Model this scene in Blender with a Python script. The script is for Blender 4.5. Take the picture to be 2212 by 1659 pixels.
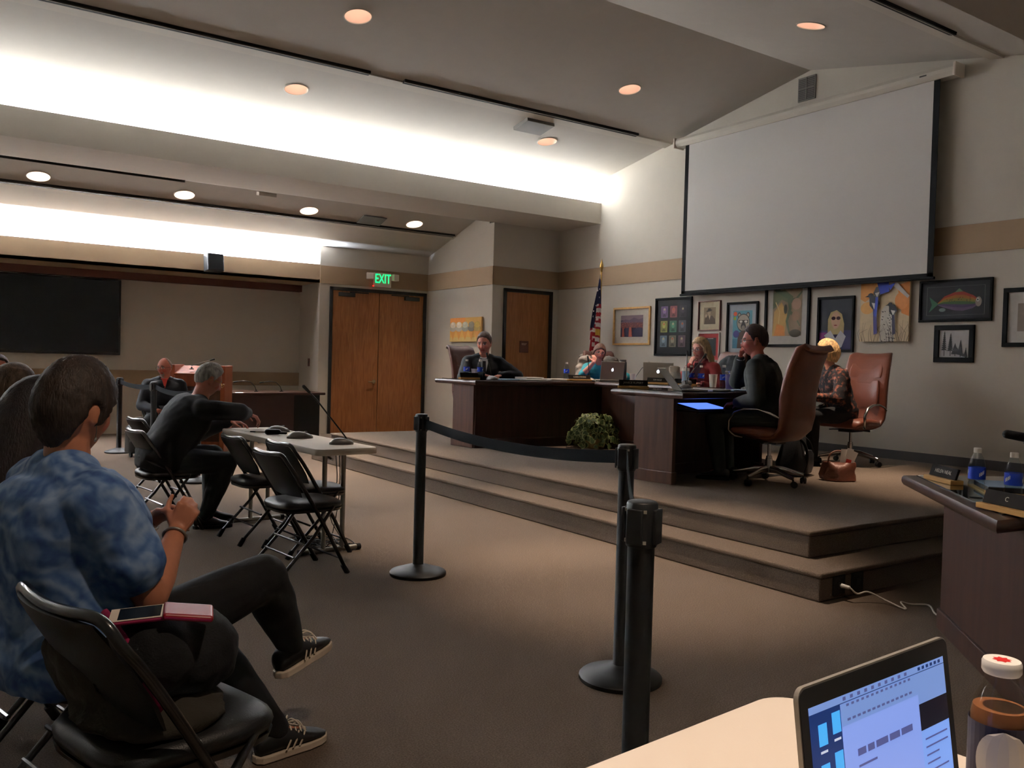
import bpy, bmesh, math, random
from math import sin, cos, pi, radians as R, sqrt, exp, atan2
from mathutils import Vector as V, Matrix, Quaternion, noise as NZ
random.seed(7)
SC = bpy.context.scene
COL = SC.collection
for o in list(bpy.data.objects): bpy.data.objects.remove(o)

# ------------------------------------------------------------------ camera
cam = bpy.data.cameras.new('camera'); cam.sensor_fit = 'HORIZONTAL'; cam.sensor_width = 36
cam.lens = 36 * 1872 / 2212; cam.clip_start = .05; cam.clip_end = 100
camo = bpy.data.objects.new('camera', cam); COL.objects.link(camo)
camo.matrix_world = Matrix.Translation((0, 0, 1.33)) @ Matrix(((.82412, -.00862, -.56635, 0), (-.56578, .03486, -.82382, 0), (.02685, .99935, .02385, 0), (0, 0, 0, 1)))
SC.camera = camo
# ------------------------------------------------------------------ world, exposure
w = bpy.data.worlds.new('world'); SC.world = w; w.use_nodes = True
w.node_tree.nodes['Background'].inputs[0].default_value = (.5, .5, .5, 1)
w.node_tree.nodes['Background'].inputs[1].default_value = .03
vs = SC.view_settings
SC.display_settings.display_device = 'sRGB'
vs.view_transform = 'Standard'; vs.look = 'None'; vs.gamma = 1; vs.use_curve_mapping = False
vs.exposure = 0.55
# ------------------------------------------------------------------ lights of the room
WARM = (1, .78, .60); TUBE = (.90, 1, 1.2)
def spot(x, y, z, watts, cone=40, blend=.9, col=WARM, tilt=(0, 0)):
    l = bpy.data.lights.new('downlight_lamp', 'SPOT'); l.energy = watts; l.spot_size = R(cone); l.spot_blend = blend
    l.shadow_soft_size = .07; l.color = col
    o = bpy.data.objects.new('downlight_lamp', l); COL.objects.link(o); o.location = (x, y, z); o.rotation_euler = (tilt[0], tilt[1], 0)
    return o
def strip(x0, x1, y, z, watts, rx, wid=.08, col=TUBE):
    l = bpy.data.lights.new('cove_tube_light', 'AREA'); l.energy = watts; l.shape = 'RECTANGLE'; l.size = x1 - x0; l.size_y = wid; l.color = col
    o = bpy.data.objects.new('cove_tube_light', l); COL.objects.link(o); o.location = ((x0 + x1) / 2, y, z); o.rotation_euler = (rx, 0, 0)
    return o
def zu(y): return 5.153 - (.185 * (y - 7.06) if y > 7.06 else .2 * (7.06 - y))      # main vault
def zl(y): return 3.68 if y < 12.21 else (3.68 + .18 * (y - 12.21) if y < 12.8 else 3.786 - .3 * (y - 12.8))   # low vault at the far side
UP_CANS = [(3.75, 8.46), (7.53, 8.46), (3.75, 10.22), (7.53, 10.22), (7.56, 5.74)]      # those in the photo
LOW_CANS = [(1.32, 13.22), (3.2, 13.22), (5.1, 13.22), (6.98, 13.22)]
OFF_CANS = [(3.75, 5.74), (3.75, 3.95), (7.53, 3.95), (-.03, 8.46), (-.03, 10.22), (-.03, 5.74)]       # beyond the frame
for x, y in UP_CANS: spot(x, y, zu(y) - .03, 680)
for x, y in OFF_CANS: spot(x, y, zu(y) - .03, (680 if y > 5 else 600) if x > 1 else 160, 40)
for x, y in LOW_CANS: spot(x, y, zl(y) - .03, 120, 72)
spot(1.15, .75, 3.6, 170, 40, .6); spot(1.15, .75, 3.58, 85, 110, .5)
strip(-3.9, 9.3, 11.22, 3.80, 1080, R(176))
strip(-3.9, 5.6, 14.60, 2.83, 3300, R(168))

# ------------------------------------------------------------------ materials (all procedural)
def lin(c):
    return tuple(((v / 255) / 12.92 if v / 255 <= .04045 else ((v / 255 + .055) / 1.055) ** 2.4) for v in c)
MATS = {}
def mat(name, col, rough=.6, metal=0, spec=.5, var=.06, nscale=6, bump=0, bscale=120, stretch=None, emit=0, trans=0, coat=0, ior=1.45, col2=None, sheen=0, detail=3, alpha=1):
    m = bpy.data.materials.new(name); m.use_nodes = True; MATS[name] = m
    n = m.node_tree.nodes; L = m.node_tree.links; b = n['Principled BSDF']
    c = lin(col); c2 = lin(col2) if col2 else tuple(min(1, v * (1 + var)) for v in c)
    if not col2: c = tuple(v * (1 - var) for v in c)
    tc = n.new('ShaderNodeTexCoord'); mp = n.new('ShaderNodeMapping'); L.new(tc.outputs['Object'], mp.inputs[0])
    if stretch: mp.inputs['Scale'].default_value = stretch
    nz = n.new('ShaderNodeTexNoise'); nz.inputs['Scale'].default_value = nscale; nz.inputs['Detail'].default_value = detail; L.new(mp.outputs[0], nz.inputs[0])
    rp = n.new('ShaderNodeValToRGB'); rp.color_ramp.elements[0].position = .3; rp.color_ramp.elements[1].position = .7
    rp.color_ramp.elements[0].color = (*c, 1); rp.color_ramp.elements[1].color = (*c2, 1)
    L.new(nz.outputs[0], rp.inputs[0]); L.new(rp.outputs[0], b.inputs['Base Color'])
    b.inputs['Roughness'].default_value = rough; b.inputs['Metallic'].default_value = metal; b.inputs['Specular IOR Level'].default_value = spec
    b.inputs['IOR'].default_value = ior
    if trans: b.inputs['Transmission Weight'].default_value = trans
    if coat: b.inputs['Coat Weight'].default_value = coat; b.inputs['Coat Roughness'].default_value = .03
    if sheen: b.inputs['Sheen Weight'].default_value = sheen
    if emit: L.new(rp.outputs[0], b.inputs['Emission Color']); b.inputs['Emission Strength'].default_value = emit
    if bump:
        bn = n.new('ShaderNodeTexNoise'); bn.inputs['Scale'].default_value = bscale; bn.inputs['Detail'].default_value = 4; L.new(mp.outputs[0], bn.inputs[0])
        bu = n.new('ShaderNodeBump'); bu.inputs['Strength'].default_value = bump; bu.inputs['Distance'].default_value = .01
        L.new(bn.outputs[0], bu.inputs['Height']); L.new(bu.outputs[0], b.inputs['Normal'])
    return m
def wood(name, c1, c2, axis, rough=.4, scale=14, coat=0, dist=5):
    m = mat(name, c1, rough, coat=coat, spec=.3); n = m.node_tree.nodes; L = m.node_tree.links; b = n['Principled BSDF']
    tc = n['Texture Coordinate']; mp = n.new('ShaderNodeMapping'); L.new(tc.outputs['Object'], mp.inputs[0])
    s = [1, 1, 1]; s[axis] = .09; mp.inputs['Scale'].default_value = s
    nz = n.new('ShaderNodeTexNoise'); nz.inputs['Scale'].default_value = scale; nz.inputs['Detail'].default_value = 6; nz.inputs['Distortion'].default_value = dist * .12; L.new(mp.outputs[0], nz.inputs[0])
    rp = n.new('ShaderNodeValToRGB'); e = rp.color_ramp.elements; e[0].position = .35; e[1].position = .68; e[0].color = (*lin(c1), 1); e[1].color = (*lin(c2), 1)
    L.new(nz.outputs[0], rp.inputs[0]); L.new(rp.outputs[0], b.inputs['Base Color'])
    return m
M_ = MATS
mat('wall_paint', (197, 190, 177), .8, var=.015, bump=.06, bscale=220)
mat('ceiling_paint', (194, 189, 180), .85, var=.015, bump=.05, bscale=200)
mat('band_paint', (148, 124, 96), .75, var=.02)
mat('carpet', (88, 77, 68), 1, spec=.1, col2=(120, 106, 93), nscale=160, bump=.5, bscale=260, detail=5)
mat('carpet_edge', (84, 72, 64), 1, spec=.1, col2=(112, 98, 88), nscale=160, bump=.5, bscale=260)
mat('cove_base', (74, 70, 68), .7)
mat('white_trim', (200, 194, 182), .6, var=.01)
mat('slot_black', (22, 20, 18), .8)
mat('grille', (120, 116, 110), .6)
mat('door_frame', (26, 23, 22), .5)
wood('door_oak', (134, 84, 46), (160, 104, 62), 2, .35, 26, dist=12)
wood('door_oak_dim', (134, 88, 50), (156, 104, 64), 2, .4, 26, dist=12)
wood('desk_wood', (48, 27, 20), (64, 37, 27), 2, .45, 18, coat=.05)
wood('desk_lip', (50, 30, 23), (66, 40, 31), 0, .38, 16, coat=.15)
wood('desk_panel', (62, 38, 27), (78, 49, 35), 2, .4, 18)
wood('podium_wood', (132, 66, 36), (156, 82, 48), 2, .4, 16)
wood('plate_wood', (196, 150, 86), (216, 172, 106), 0, .4, 18)
mat('counter_brown', (60, 36, 30), .5)
mat('black_metal', (14, 14, 14), .28, 0, .6, coat=.6)
mat('black_satin', (16, 16, 17), .5)
mat('black_rubber', (18, 17, 17), .8)
mat('black_vinyl', (17, 17, 18), .42, spec=.6, bump=.12, bscale=300)
mat('black_fabric', (16, 17, 19), .9, bump=.2, bscale=200)
mat('belt_webbing', (12, 14, 17), .9, spec=.1, bump=.3, bscale=300)
mat('chrome', (190, 185, 180), .22, 1)
mat('grey_metal', (150, 146, 138), .45, .6)
mat('brass', (196, 158, 88), .3, 1)
mat('satin_nickel', (180, 160, 130), .3, 1)
mat('white_plastic', (226, 214, 200), .45, var=.01)
mat('table_white', (224, 212, 198), .5, var=.015, bump=.05, bscale=300)
mat('screen_white', (205, 202, 198), .9, var=.005)
mat('screen_black', (12, 12, 12), .8, spec=.15)
mat('tv_glass', (8, 9, 11), .18, spec=.5, var=.0)
mat('glass_top', (30, 30, 30), .04, spec=.8, coat=.5)
mat('can_reflector', (240, 214, 204), .4, var=.02)
mat('bulb_soft', (255, 226, 200), emit=5); mat('bulb_hot', (255, 240, 220), emit=30)
mat('exit_green', (20, 255, 130), emit=1.3, var=0); mat('red_led', (255, 30, 20), emit=3)
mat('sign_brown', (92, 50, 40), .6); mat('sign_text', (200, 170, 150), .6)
mat('paper', (232, 226, 218), .8, var=.01)
mat('blue_paper', (150, 176, 204), .8)

# ------------------------------------------------------------------ mesh builder
class MB:
    def __init__(s): s.v = []; s.f = []; s.m = []; s.M = Matrix(); s.mi = 0
    def add(s, vs, fs):
        b = len(s.v); M = s.M
        s.v += [M @ V(p) for p in vs]; s.f += [[b + i for i in f] for f in fs]; s.m += [s.mi] * len(fs); return s
    def at(s, x=0, y=0, z=0, rz=0, rx=0, ry=0):
        s.M = Matrix.Translation((x, y, z)) @ Matrix.Rotation(rz, 4, 'Z') @ Matrix.Rotation(ry, 4, 'Y') @ Matrix.Rotation(rx, 4, 'X'); return s
    def mx(s, M): s.M = M; return s
    def k(s, i): s.mi = i; return s
    def box(s, x0, x1, y0, y1, z0, z1):
        return s.add([(x0, y0, z0), (x1, y0, z0), (x1, y1, z0), (x0, y1, z0), (x0, y0, z1), (x1, y0, z1), (x1, y1, z1), (x0, y1, z1)],
                     [(0, 3, 2, 1), (4, 5, 6, 7), (0, 1, 5, 4), (1, 2, 6, 5), (2, 3, 7, 6), (3, 0, 4, 7)])
    def bc(s, c, d): return s.box(c[0] - d[0] / 2, c[0] + d[0] / 2, c[1] - d[1] / 2, c[1] + d[1] / 2, c[2] - d[2] / 2, c[2] + d[2] / 2)
    def quad(s, a, b, c, d): return s.add([a, b, c, d], [(0, 1, 2, 3)])
    def prism(s, poly, z0, z1):
        n = len(poly)
        return s.add([(*p, z0) for p in poly] + [(*p, z1) for p in poly], [list(range(n))[::-1], list(range(n, 2 * n))] + [(i, (i + 1) % n, n + (i + 1) % n, n + i) for i in range(n)])
    def loft(s, rings, cap=True, closed=False):
        n = len(rings[0]); vs = [p for r in rings for p in r]; fs = []
        m = len(rings)
        for i in range(m if closed else m - 1):
            a = i * n; b = ((i + 1) % m) * n
            for j in range(n): fs.append((a + j, a + (j + 1) % n, b + (j + 1) % n, b + j))
        if cap and not closed: fs += [list(range(n))[::-1], list(range((m - 1) * n, m * n))]
        return s.add(vs, fs)
    def tube(s, pts, r, seg=8, closed=False, flat=None, up=None):
        pts = [V(p) for p in pts]; n = len(pts); rs = r if isinstance(r, (list, tuple)) else [r] * n
        rings = []; pu = V(up) if up else None
        for i, p in enumerate(pts):
            if closed: t = pts[(i + 1) % n] - pts[i - 1]
            else: t = pts[min(i + 1, n - 1)] - pts[max(i - 1, 0)]
            t = t.normalized() if t.length > 1e-9 else V((0, 0, 1))
            if pu is None: pu = V((0, 0, 1)) if abs(t.z) < .9 else V((1, 0, 0))
            a = (pu - t * pu.dot(t))
            a = a.normalized() if a.length > 1e-6 else t.orthogonal().normalized()
            b = t.cross(a); 
            if not up: pu = a
            fl = flat or 1
            rings.append([p + (a * cos(2 * pi * j / seg) + b * sin(2 * pi * j / seg) * fl) * rs[i] for j in range(seg)])
        return s.loft(rings, True, closed)
    def cap(s, p0, p1, r0, r1, seg=14):                      # capsule with round ends and a taper
        p0 = V(p0); p1 = V(p1); t = (p1 - p0); t = t.normalized() if t.length > 1e-6 else V((0, 0, 1))
        pts = []; rs = []
        for a in (80, 50, 22, 0): pts.append(p0 - t * r0 * sin(R(a))); rs.append(r0 * cos(R(a)))
        for a in (0, 22, 50, 80): pts.append(p1 + t * r1 * sin(R(a))); rs.append(r1 * cos(R(a)))
        if (p1 - p0).length < 1e-6: pts.pop(4); rs.pop(4)
        return s.tube(pts, rs, seg)
    def lathe(s, prof, seg=24, c=(0, 0, 0), cap=True):
        return s.loft([[(c[0] + max(r, 1e-4) * cos(2 * pi * j / seg), c[1] + max(r, 1e-4) * sin(2 * pi * j / seg), c[2] + z) for j in range(seg)] for r, z in prof], cap)
    def ell(s, c, r, seg=20, rings=14, rot=None, fn=None):
        R_ = rot or Matrix.Identity(3); rg = []
        for i in range(rings + 1):
            a = -pi / 2 + pi * (i + .0) / rings; a = max(-pi / 2 + .02, min(pi / 2 - .02, a))
            ring = []
            for j in range(seg):
                b = 2 * pi * j / seg; p = V((r[0] * cos(a) * cos(b), r[1] * cos(a) * sin(b), r[2] * sin(a)))
                if fn: p = fn(p)
                ring.append(V(c) + R_ @ p)
            rg.append(ring)
        return s.loft(rg)
    def mesh(s, name):
        me = bpy.data.meshes.new(name); me.from_pydata([tuple(p) for p in s.v], [], s.f); me.update()
        me.polygons.foreach_set('material_index', s.m); 
        return me
    def build(s, name, mats, parent=None, bevel=0, seg=2, smooth=None, kind=None, label=None, fix=True):
        me = s.mesh(name)
        if fix:
            bm = bmesh.new(); bm.from_mesh(me); bmesh.ops.recalc_face_normals(bm, faces=bm.faces); bm.to_mesh(me); bm.free()
        for m in (mats if isinstance(mats, (list, tuple)) else [mats]): me.materials.append(M_[m] if isinstance(m, str) else m)
        if smooth:
            me.polygons.foreach_set('use_smooth', [True] * len(me.polygons))
            me.set_sharp_from_angle(angle=R(smooth))
        o = bpy.data.objects.new(name, me); COL.objects.link(o)
        if parent: o.parent = parent
        if bevel:
            b = o.modifiers.new('bevel', 'BEVEL'); b.width = bevel; b.segments = seg; b.limit_method = 'ANGLE'; b.angle_limit = R(35); b.harden_normals = False
        if kind: o['kind'] = kind
        if label: o['label'] = label
        return o
def tag(o, label, cat, group=None, kind=None):
    o['label'] = label; o['category'] = cat
    if group: o['group'] = group
    if kind: o['kind'] = kind
    return o
def thing(name, label, cat, loc=(0, 0, 0), rz=0, group=None):
    o = bpy.data.objects.new(name, None); COL.objects.link(o); o.location = loc; o.rotation_euler = (0, 0, rz); o.empty_display_size = .1
    return tag(o, label, cat, group)
def dup(o, loc=None, rz=None, label=None, group=None, parent=None):
    c = o.copy(); COL.objects.link(c)
    if parent is not None: c.parent = parent
    if loc is not None: c.location = loc
    if rz is not None: c.rotation_euler = (0, 0, rz)
    if label: c['label'] = label
    if group: c['group'] = group
    for ch in list(o.children): dup(ch, parent=c)
    return c
TMP = bpy.data.scenes.new('workbench')
def evaluated(o):                                     # the mesh of an object with its modifiers, taken in a side scene
    TMP.collection.objects.link(o)
    with bpy.context.temp_override(scene=TMP, view_layer=TMP.view_layers[0]): dg = bpy.context.evaluated_depsgraph_get()
    dg.update(); me = bpy.data.meshes.new_from_object(o.evaluated_get(dg)); TMP.collection.objects.unlink(o); return me
def text_mesh(txt, size, depth=.001):
    cu = bpy.data.curves.new('t', 'FONT'); cu.body = txt; cu.size = size; cu.extrude = depth; cu.align_x = 'CENTER'; cu.align_y = 'CENTER'; cu.resolution_u = 3
    o = bpy.data.objects.new('t', cu); me = evaluated(o)
    bpy.data.objects.remove(o); bpy.data.curves.remove(cu); return me
def text(name, txt, size, mats, parent, M, depth=.001, label=None):
    me = text_mesh(txt, size, depth); me.materials.clear(); me.materials.append(M_[mats]); me.transform(M)
    o = bpy.data.objects.new(name, me); COL.objects.link(o); o.parent = parent
    if label: o['label'] = label
    return o
def struct(mb, name, mats, **k): return mb.build(name, mats, kind='structure', **k)
# ------------------------------------------------------------------ the room
XW = 9.33; ST = .34; YS0, YS1 = 3.05, 10.86; XB = -4.0; YB = -3.0
struct(MB().box(XB, XW, YB, 15.4, -.1, 0), 'floor', 'carpet')
# carpeted stage: two steps, top at .34
def stepmb(x0, y0, z0, z1):
    b = MB(); r = .03
    b.box(x0 + .012, XW, y0 + .012, YS1, z0, z1 - .03)
    b.box(x0, XW, y0, YS1, z1 - .03, z1); return b
struct(stepmb(4.28, YS0, 0, .17), 'floor_step', ['carpet'], bevel=.012, seg=3)
struct(stepmb(4.55, YS0 + .28, .17, ST), 'floor_stage', ['carpet'], bevel=.012, seg=3)
# walls
def wall(name, poly3, mats='wall_paint', **k):
    b = MB(); b.add(poly3, [list(range(len(poly3)))]); return struct(b, name, mats, fix=False, **k)
# screen wall, X = 9.33, gable shaped
b = MB(); ys = [YB, 3.0, 7.06, 11.12, 11.5, 12.21]
prof = [(YB, 0), (12.21, 0), (12.21, 3.70), (11.1, 3.70), (11.1, zu(11.1)), (11.45, zu(11.45)), (11.45, zu(11.45)), (7.06, zu(7.06)), (3.0, zu(3.0)), (YB, 3.4)]
prof = [(YB, 0), (12.21, 0), (12.21, 3.68), (11.45, 3.68), (11.45, zu(11.45)), (7.06, zu(7.06)), (3.0, zu(3.0)), (YB, zu(3.0))]
n = len(prof)
b.add([(XW, y, z) for y, z in prof] + [(XW + .15, y, z) for y, z in prof], [list(range(n)), list(range(n, 2 * n))[::-1]] + [(i, (i + 1) % n, n + (i + 1) % n, n + i) for i in range(n)])
struct(b, 'wall_right', 'wall_paint')
XC = 7.95; YN = 12.21; YD = 14.45; XA = 5.80; YT = 15.39
struct(MB().box(8.18 + 1.02, XW + .15, YN, YN + .15, 0, 3.68).box(XC, 8.17, YN, YN + .15, 0, 3.68).box(8.17, 9.20, YN, YN + .15, 2.6, 3.68), 'wall_back', 'wall_paint')
pr = [(YN + .15, 0), (YD + .1, 0), (YD + .1, zl(YD + .1)), (12.8, zl(12.8)), (YN + .15, zl(YN + .15))]
b = MB(); n = len(pr)
b.add([(XC, y, z) for y, z in pr] + [(XC + .15, y, z) for y, z in pr], [list(range(n)), list(range(n, 2 * n))[::-1]] + [(i, (i + 1) % n, n + (i + 1) % n, n + i) for i in range(n)])
struct(b, 'wall_side', 'wall_paint')
b = MB().box(XA, 5.985, YD, YD + .15, 0, 2.65).box(7.915, XC + .15, YD, YD + .15, 0, 2.65).box(5.985, 7.915, YD, YD + .15, 2.6, 2.65).box(XA, XC + .15, YD, YD + .15, 2.65, 3.31)
struct(b, 'wall_far', 'wall_paint')
struct(MB().box(XB, XA, YD, YD + .06, 2.65, 2.97).box(XB, XA, YD, YT, 2.65, 2.70), 'trim_header', 'band_paint')
struct(MB().box(XB, XA, YD + .36, YD + .5, 2.7, 3.3), 'wall_cove', 'wall_paint')
struct(MB().box(XA - .001, XA + .1, YD + .06, YT + .1, 0, 3.3), 'wall_alcove', 'wall_paint')
struct(MB().box(XB, XA, YT, YT + .15, 0, 2.65), 'wall_front', 'wall_paint')
struct(MB().box(XB, XA, YT - .03, YT, .815, 1.05), 'trim_1', 'band_paint', bevel=.004)
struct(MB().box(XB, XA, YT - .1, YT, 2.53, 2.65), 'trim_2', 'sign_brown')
struct(MB().box(XB - .15, XB, YB, 15.5, 0, 5.3), 'wall_rear', 'wall_paint')
struct(MB().box(XB, XW, YB - .15, YB, 0, 4.5), 'wall_left', 'wall_paint')
# tan band around the walls
zb, zt, t = 2.645, 2.955, .012
struct(MB().box(XW - t, XW, YB, YN, zb, zt), 'trim_3', 'band_paint', bevel=.003)
struct(MB().box(XC - t, XW, YN - t, YN, zb, zt), 'trim_4', 'band_paint', bevel=.003)
struct(MB().box(XC - t, XC, YN - t, YD, zb, zt), 'trim_5', 'band_paint', bevel=.003)
struct(MB().box(XA, XC, YD - t, YD, zb, zt), 'trim_6', 'band_paint', bevel=.003)
# rubber cove base
struct(MB().box(XW - .012, XW, YS0, YN, ST, ST + .105), 'baseboard_right', 'cove_base', bevel=.004)
struct(MB().box(XC - .012, XC, YN, YD, 0, .1).box(XC, 8.17, YN - .012, YN, 0, .1), 'baseboard_side', 'cove_base')
# vaulted ceiling with holes for the cans
def ceil(name, x0, x1, yr, zf, cans, r=.14):
    b = MB(); xs = {x0, x1}; ys = set(yr)
    for x, y in cans: xs |= {x - .2, x + .2}; ys |= {y - .2, y + .2}
    xs = sorted(xs); ys = sorted(ys)
    for i in range(len(xs) - 1):
        for j in range(len(ys) - 1):
            hit = [c for c in cans if xs[i] < c[0] < xs[i + 1] and ys[j] < c[1] < ys[j + 1]]
            P = lambda x, y: (x, y, zf(y))
            if not hit: b.quad(P(xs[i], ys[j]), P(xs[i], ys[j + 1]), P(xs[i + 1], ys[j + 1]), P(xs[i + 1], ys[j])); continue
            cx, cy = hit[0]; N = 32; o = []; q = []
            for k in range(N):
                a = 2 * pi * k / N; m = max(abs(cos(a)), abs(sin(a)))
                o.append(P(cx + .2 * cos(a) / m, cy + .2 * sin(a) / m)); q.append(P(cx + r * cos(a), cy + r * sin(a)))
            b.add(o + q, [(k, (k + 1) % N, N + (k + 1) % N, N + k) for k in range(N)])
    return struct(b, name, 'ceiling_paint', fix=False)
ceil('ceiling', XB, XW, [3.0, 7.06, 11.45], zu, UP_CANS)
ceil('ceiling_low', XB, XC + .01, [12.21, 12.8, 14.95], zl, LOW_CANS)
struct(MB().box(XB, XW, YB, 3.02, 3.66, 3.7).box(XB, XW, 2.97, 3.0, 3.7, 3.95).box(XB, XW, 2.6, 2.63, 3.7, 4.36), 'ceiling_near', 'ceiling_paint')
# soffit with the lit cove
struct(MB().box(XB, XW, 11.10, 11.14, 3.68, 4.02).box(XB, XW, 11.14, YN, 3.68, 3.72), 'ceiling_soffit', 'wall_paint')
struct(MB().box(XB, XW, 11.45, 11.5, 3.72, zu(11.45) + .02), 'wall_cove_upper', 'wall_paint')
# linear slot diffusers
def slot(name, x0, x1, y, zf, s, slots, w=.20):
    b = MB(); sl = (zf(y + .02) - zf(y - .02)) / .04; z = lambda yy: zf(yy)
    ang = math.atan(sl)
    b.M = Matrix.Translation((0, y, zf(y))) @ Matrix.Rotation(ang, 4, 'X')
    b.k(0).box(x0, x1, -w / 2 + .04, w / 2, -.022, .01)
    for a, c in slots:
        b.k(1).box(a, c, -w / 2 - .015, -w / 2 + .04, -.03, .01).k(0).box(a, c, -w / 2 + .008, -w / 2 + .014, -.034, .01)
        b.k(1).box(a, c, -w / 2 + .04, -w / 2 + .06, -.026, .01)
    return struct(b, name, ['white_trim', 'slot_black'])
slot('trim_7', XB, XW, 9.55, zu, 1, [(XB, 4.36), (4.81, 8.6)])
slot('trim_8', XB, XW, 4.72, zu, -1, [(4.0, 8.3)])
slot('trim_9', XB, XC, 13.50, zl, 1, [(XB, 7.9)], .15)
slot('trim_10', XB, 3.0, 12.42, lambda y: zl(12.42) + .18 * (y - 12.42), 1, [(XB, 3.0)], .07)
# can lights
def can(x, y, zf, hot, label, group):
    sl = (zf(y + .02) - zf(y - .02)) / .04
    t = thing('recessed_downlight', label, 'ceiling light', (x, y, zf(y)), 0, group); t.rotation_euler = (math.atan(sl), 0, 0)
    MB().lathe([(.138, .0), (.152, .0), (.152, -.006), (.140, -.008), (.138, 0)], 32, cap=False).build('trim_ring', 'white_trim', t, smooth=40)
    MB().lathe([(.14, -.004), (.137, .07), (.115, .15), (.08, .17)], 32, cap=False).build('reflector', 'can_reflector', t, smooth=60)
    b = MB().lathe([(.001, .168), (.085, .168), (.085, .175), (.001, .175)], 24)
    b.build('bulb', 'bulb_hot' if hot else 'bulb_soft', t)
    return t
G1 = 'downlights in the high vaulted ceiling'; G2 = 'glowing downlights in the low far ceiling'
for (x, y), l in zip(UP_CANS, ['recessed downlight at the top of the photo, left of centre', 'recessed downlight near the ridge left of the vent', 'recessed downlight just above the bright cove, left one', 'small recessed downlight next to the square ceiling panel', 'recessed downlight on the right slope near the right slot']):
    can(x, y, zu, False, l, G1)
for (x, y), l in zip(LOW_CANS, ['leftmost glowing downlight in the low ceiling', 'second glowing downlight from the left in the low ceiling', 'third glowing downlight from the left in the low ceiling', 'rightmost glowing downlight, beside the ceiling grille']):
    can(x, y, zl, True, l, G2)
# ceiling fittings
def plate(name, label, cat, x, y, zf, w, d, h, m):
    sl = (zf(y + .02) - zf(y - .02)) / .04
    o = MB().bc((0, 0, -h / 2), (w, d, h)).build(name, m, bevel=.006); o.location = (x, y, zf(y) - .012); o.rotation_euler = (math.atan(sl), 0, 0)
    return tag(o, label, cat)
p = plate('ceiling_panel', 'square white panel let into the ceiling under the slot', 'ceiling panel', 7.0, 9.82, zu, .46, .34, .05, 'grille')
p = plate('air_grille', 'dark square air grille in the low ceiling', 'vent', 6.2, 13.25, zl, .42, .30, .015, 'grille')
p = plate('ceiling_sensor', 'small white box on the low ceiling under the soffit', 'sensor', 4.15, 12.42, zl, .26, .12, .06, 'white_trim')
# wall vent under the ridge
t = thing('wall_vent', 'grey louvred vent high on the gable above the screen', 'vent', (XW, 7.1, 4.93))
b = MB().k(0).box(-.02, 0, -.13, .13, -.15, .15).k(1)
for i in range(12): b.box(-.026, -.02, -.115, .115, -.135 + i * .0225, -.122 + i * .0225)
b.build('louvres', ['grille', 'cove_base'], t)
MB().box(-.03, -.0, -.005, .005, -.14, .14).box(-.03, 0, -.12, .12, -.005, .005).build('cross_bar', 'grille', t)
# ------------------------------------------------------------------ doors
def lever(par, x, y, z, s):
    b = MB().tube([(x, y, z), (x, y - .05, z), (x + s * .03, y - .06, z), (x + s * .13, y - .06, z - .005)], [.012, .012, .011, .009]).lathe([(.032, 0), (.032, .01)], 16)
    b2 = MB(); b2.M = Matrix.Translation((x, y, z)) @ Matrix.Rotation(pi / 2, 4, 'X'); b2.lathe([(.034, 0), (.034, .012)], 20)
    b2.M = Matrix(); b2.tube([(x, y, z), (x, y - .05, z), (x + s * .02, y - .06, z), (x + s * .13, y - .06, z - .005)], [.013, .012, .012, .009], 10)
    return b2.build('door_handle', 'satin_nickel', par, smooth=40)
def closer(par, x, y, z, s):
    b = MB().box(x - .15, x + .15, y - .06, y, z - .1, z - .03).bc((x - s * .24, y - .03, z - .02), (.36, .02, .02)).build('door_closer', 'door_frame', par, bevel=.006)
def door(name, x0, x1, y, ztop, leaves, m):
    f = .055
    fr = MB().box(x0, x0 + f, y - .03, y + .1, 0, ztop).box(x1 - f, x1, y - .03, y + .1, 0, ztop).box(x0, x1, y - .03, y + .1, ztop - f, ztop).build(name, 'door_frame', kind='structure', bevel=.004)
    w = (x1 - x0 - 2 * f - .008 * (leaves - 1)) / leaves
    for i in range(leaves):
        a = x0 + f + i * (w + .008)
        MB().box(a + .002, a + w - .002, y + .005, y + .05, .005, ztop - f - .004).build('door_leaf', m, fr)
    return fr
d1 = door('door_1', 5.985, 7.915, YD, 2.60, 2, 'door_oak')
lever(d1, 6.87, YD, .93, -1); closer(d1, 6.3, YD, 2.54, -1); closer(d1, 7.6, YD, 2.54, 1)
d2 = door('door_2', 8.17, 9.20, YN, 2.60, 1, 'door_oak_dim')
t = thing('door_sign', 'small brown square sign on the narrow oak door', 'sign', (8.62, YN, 1.62))
MB().box(-.09, .09, -.012, .004, -.10, .10).build('plate', 'sign_brown', t, bevel=.003)
b = MB()
for i, (z, w_) in enumerate([(.055, .11), (.035, .09)]):
    x = -.055
    for k in range(5): b.box(x, x + w_ / 7, -.0135, -.012, z - .005, z + .005); x += w_ / 5
b.build('lettering', 'sign_text', t)
# light switch
t = thing('light_switch', 'small dark switch plate on the alcove side wall', 'light switch', (XA, 14.88, 1.25))
MB().box(-.008, .0, -.045, .045, -.07, .07).build('plate', 'sign_brown', t, bevel=.003); MB().box(-.013, -.008, -.012, .012, -.025, .025).build('rocker', 'door_frame', t)
t = thing('wall_outlet', 'ivory outlet plate low on the wall behind the black backpack', 'outlet', (XW, 7.04, .62))
MB().box(-.008, 0, -.04, .04, -.06, .06).build('plate', 'paper', t, bevel=.003); [MB().box(-.01, -.007, -.015, .015, z_, z_ + .028).build('socket', 'cove_base', t) for z_ in (.012, -.04)]
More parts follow.
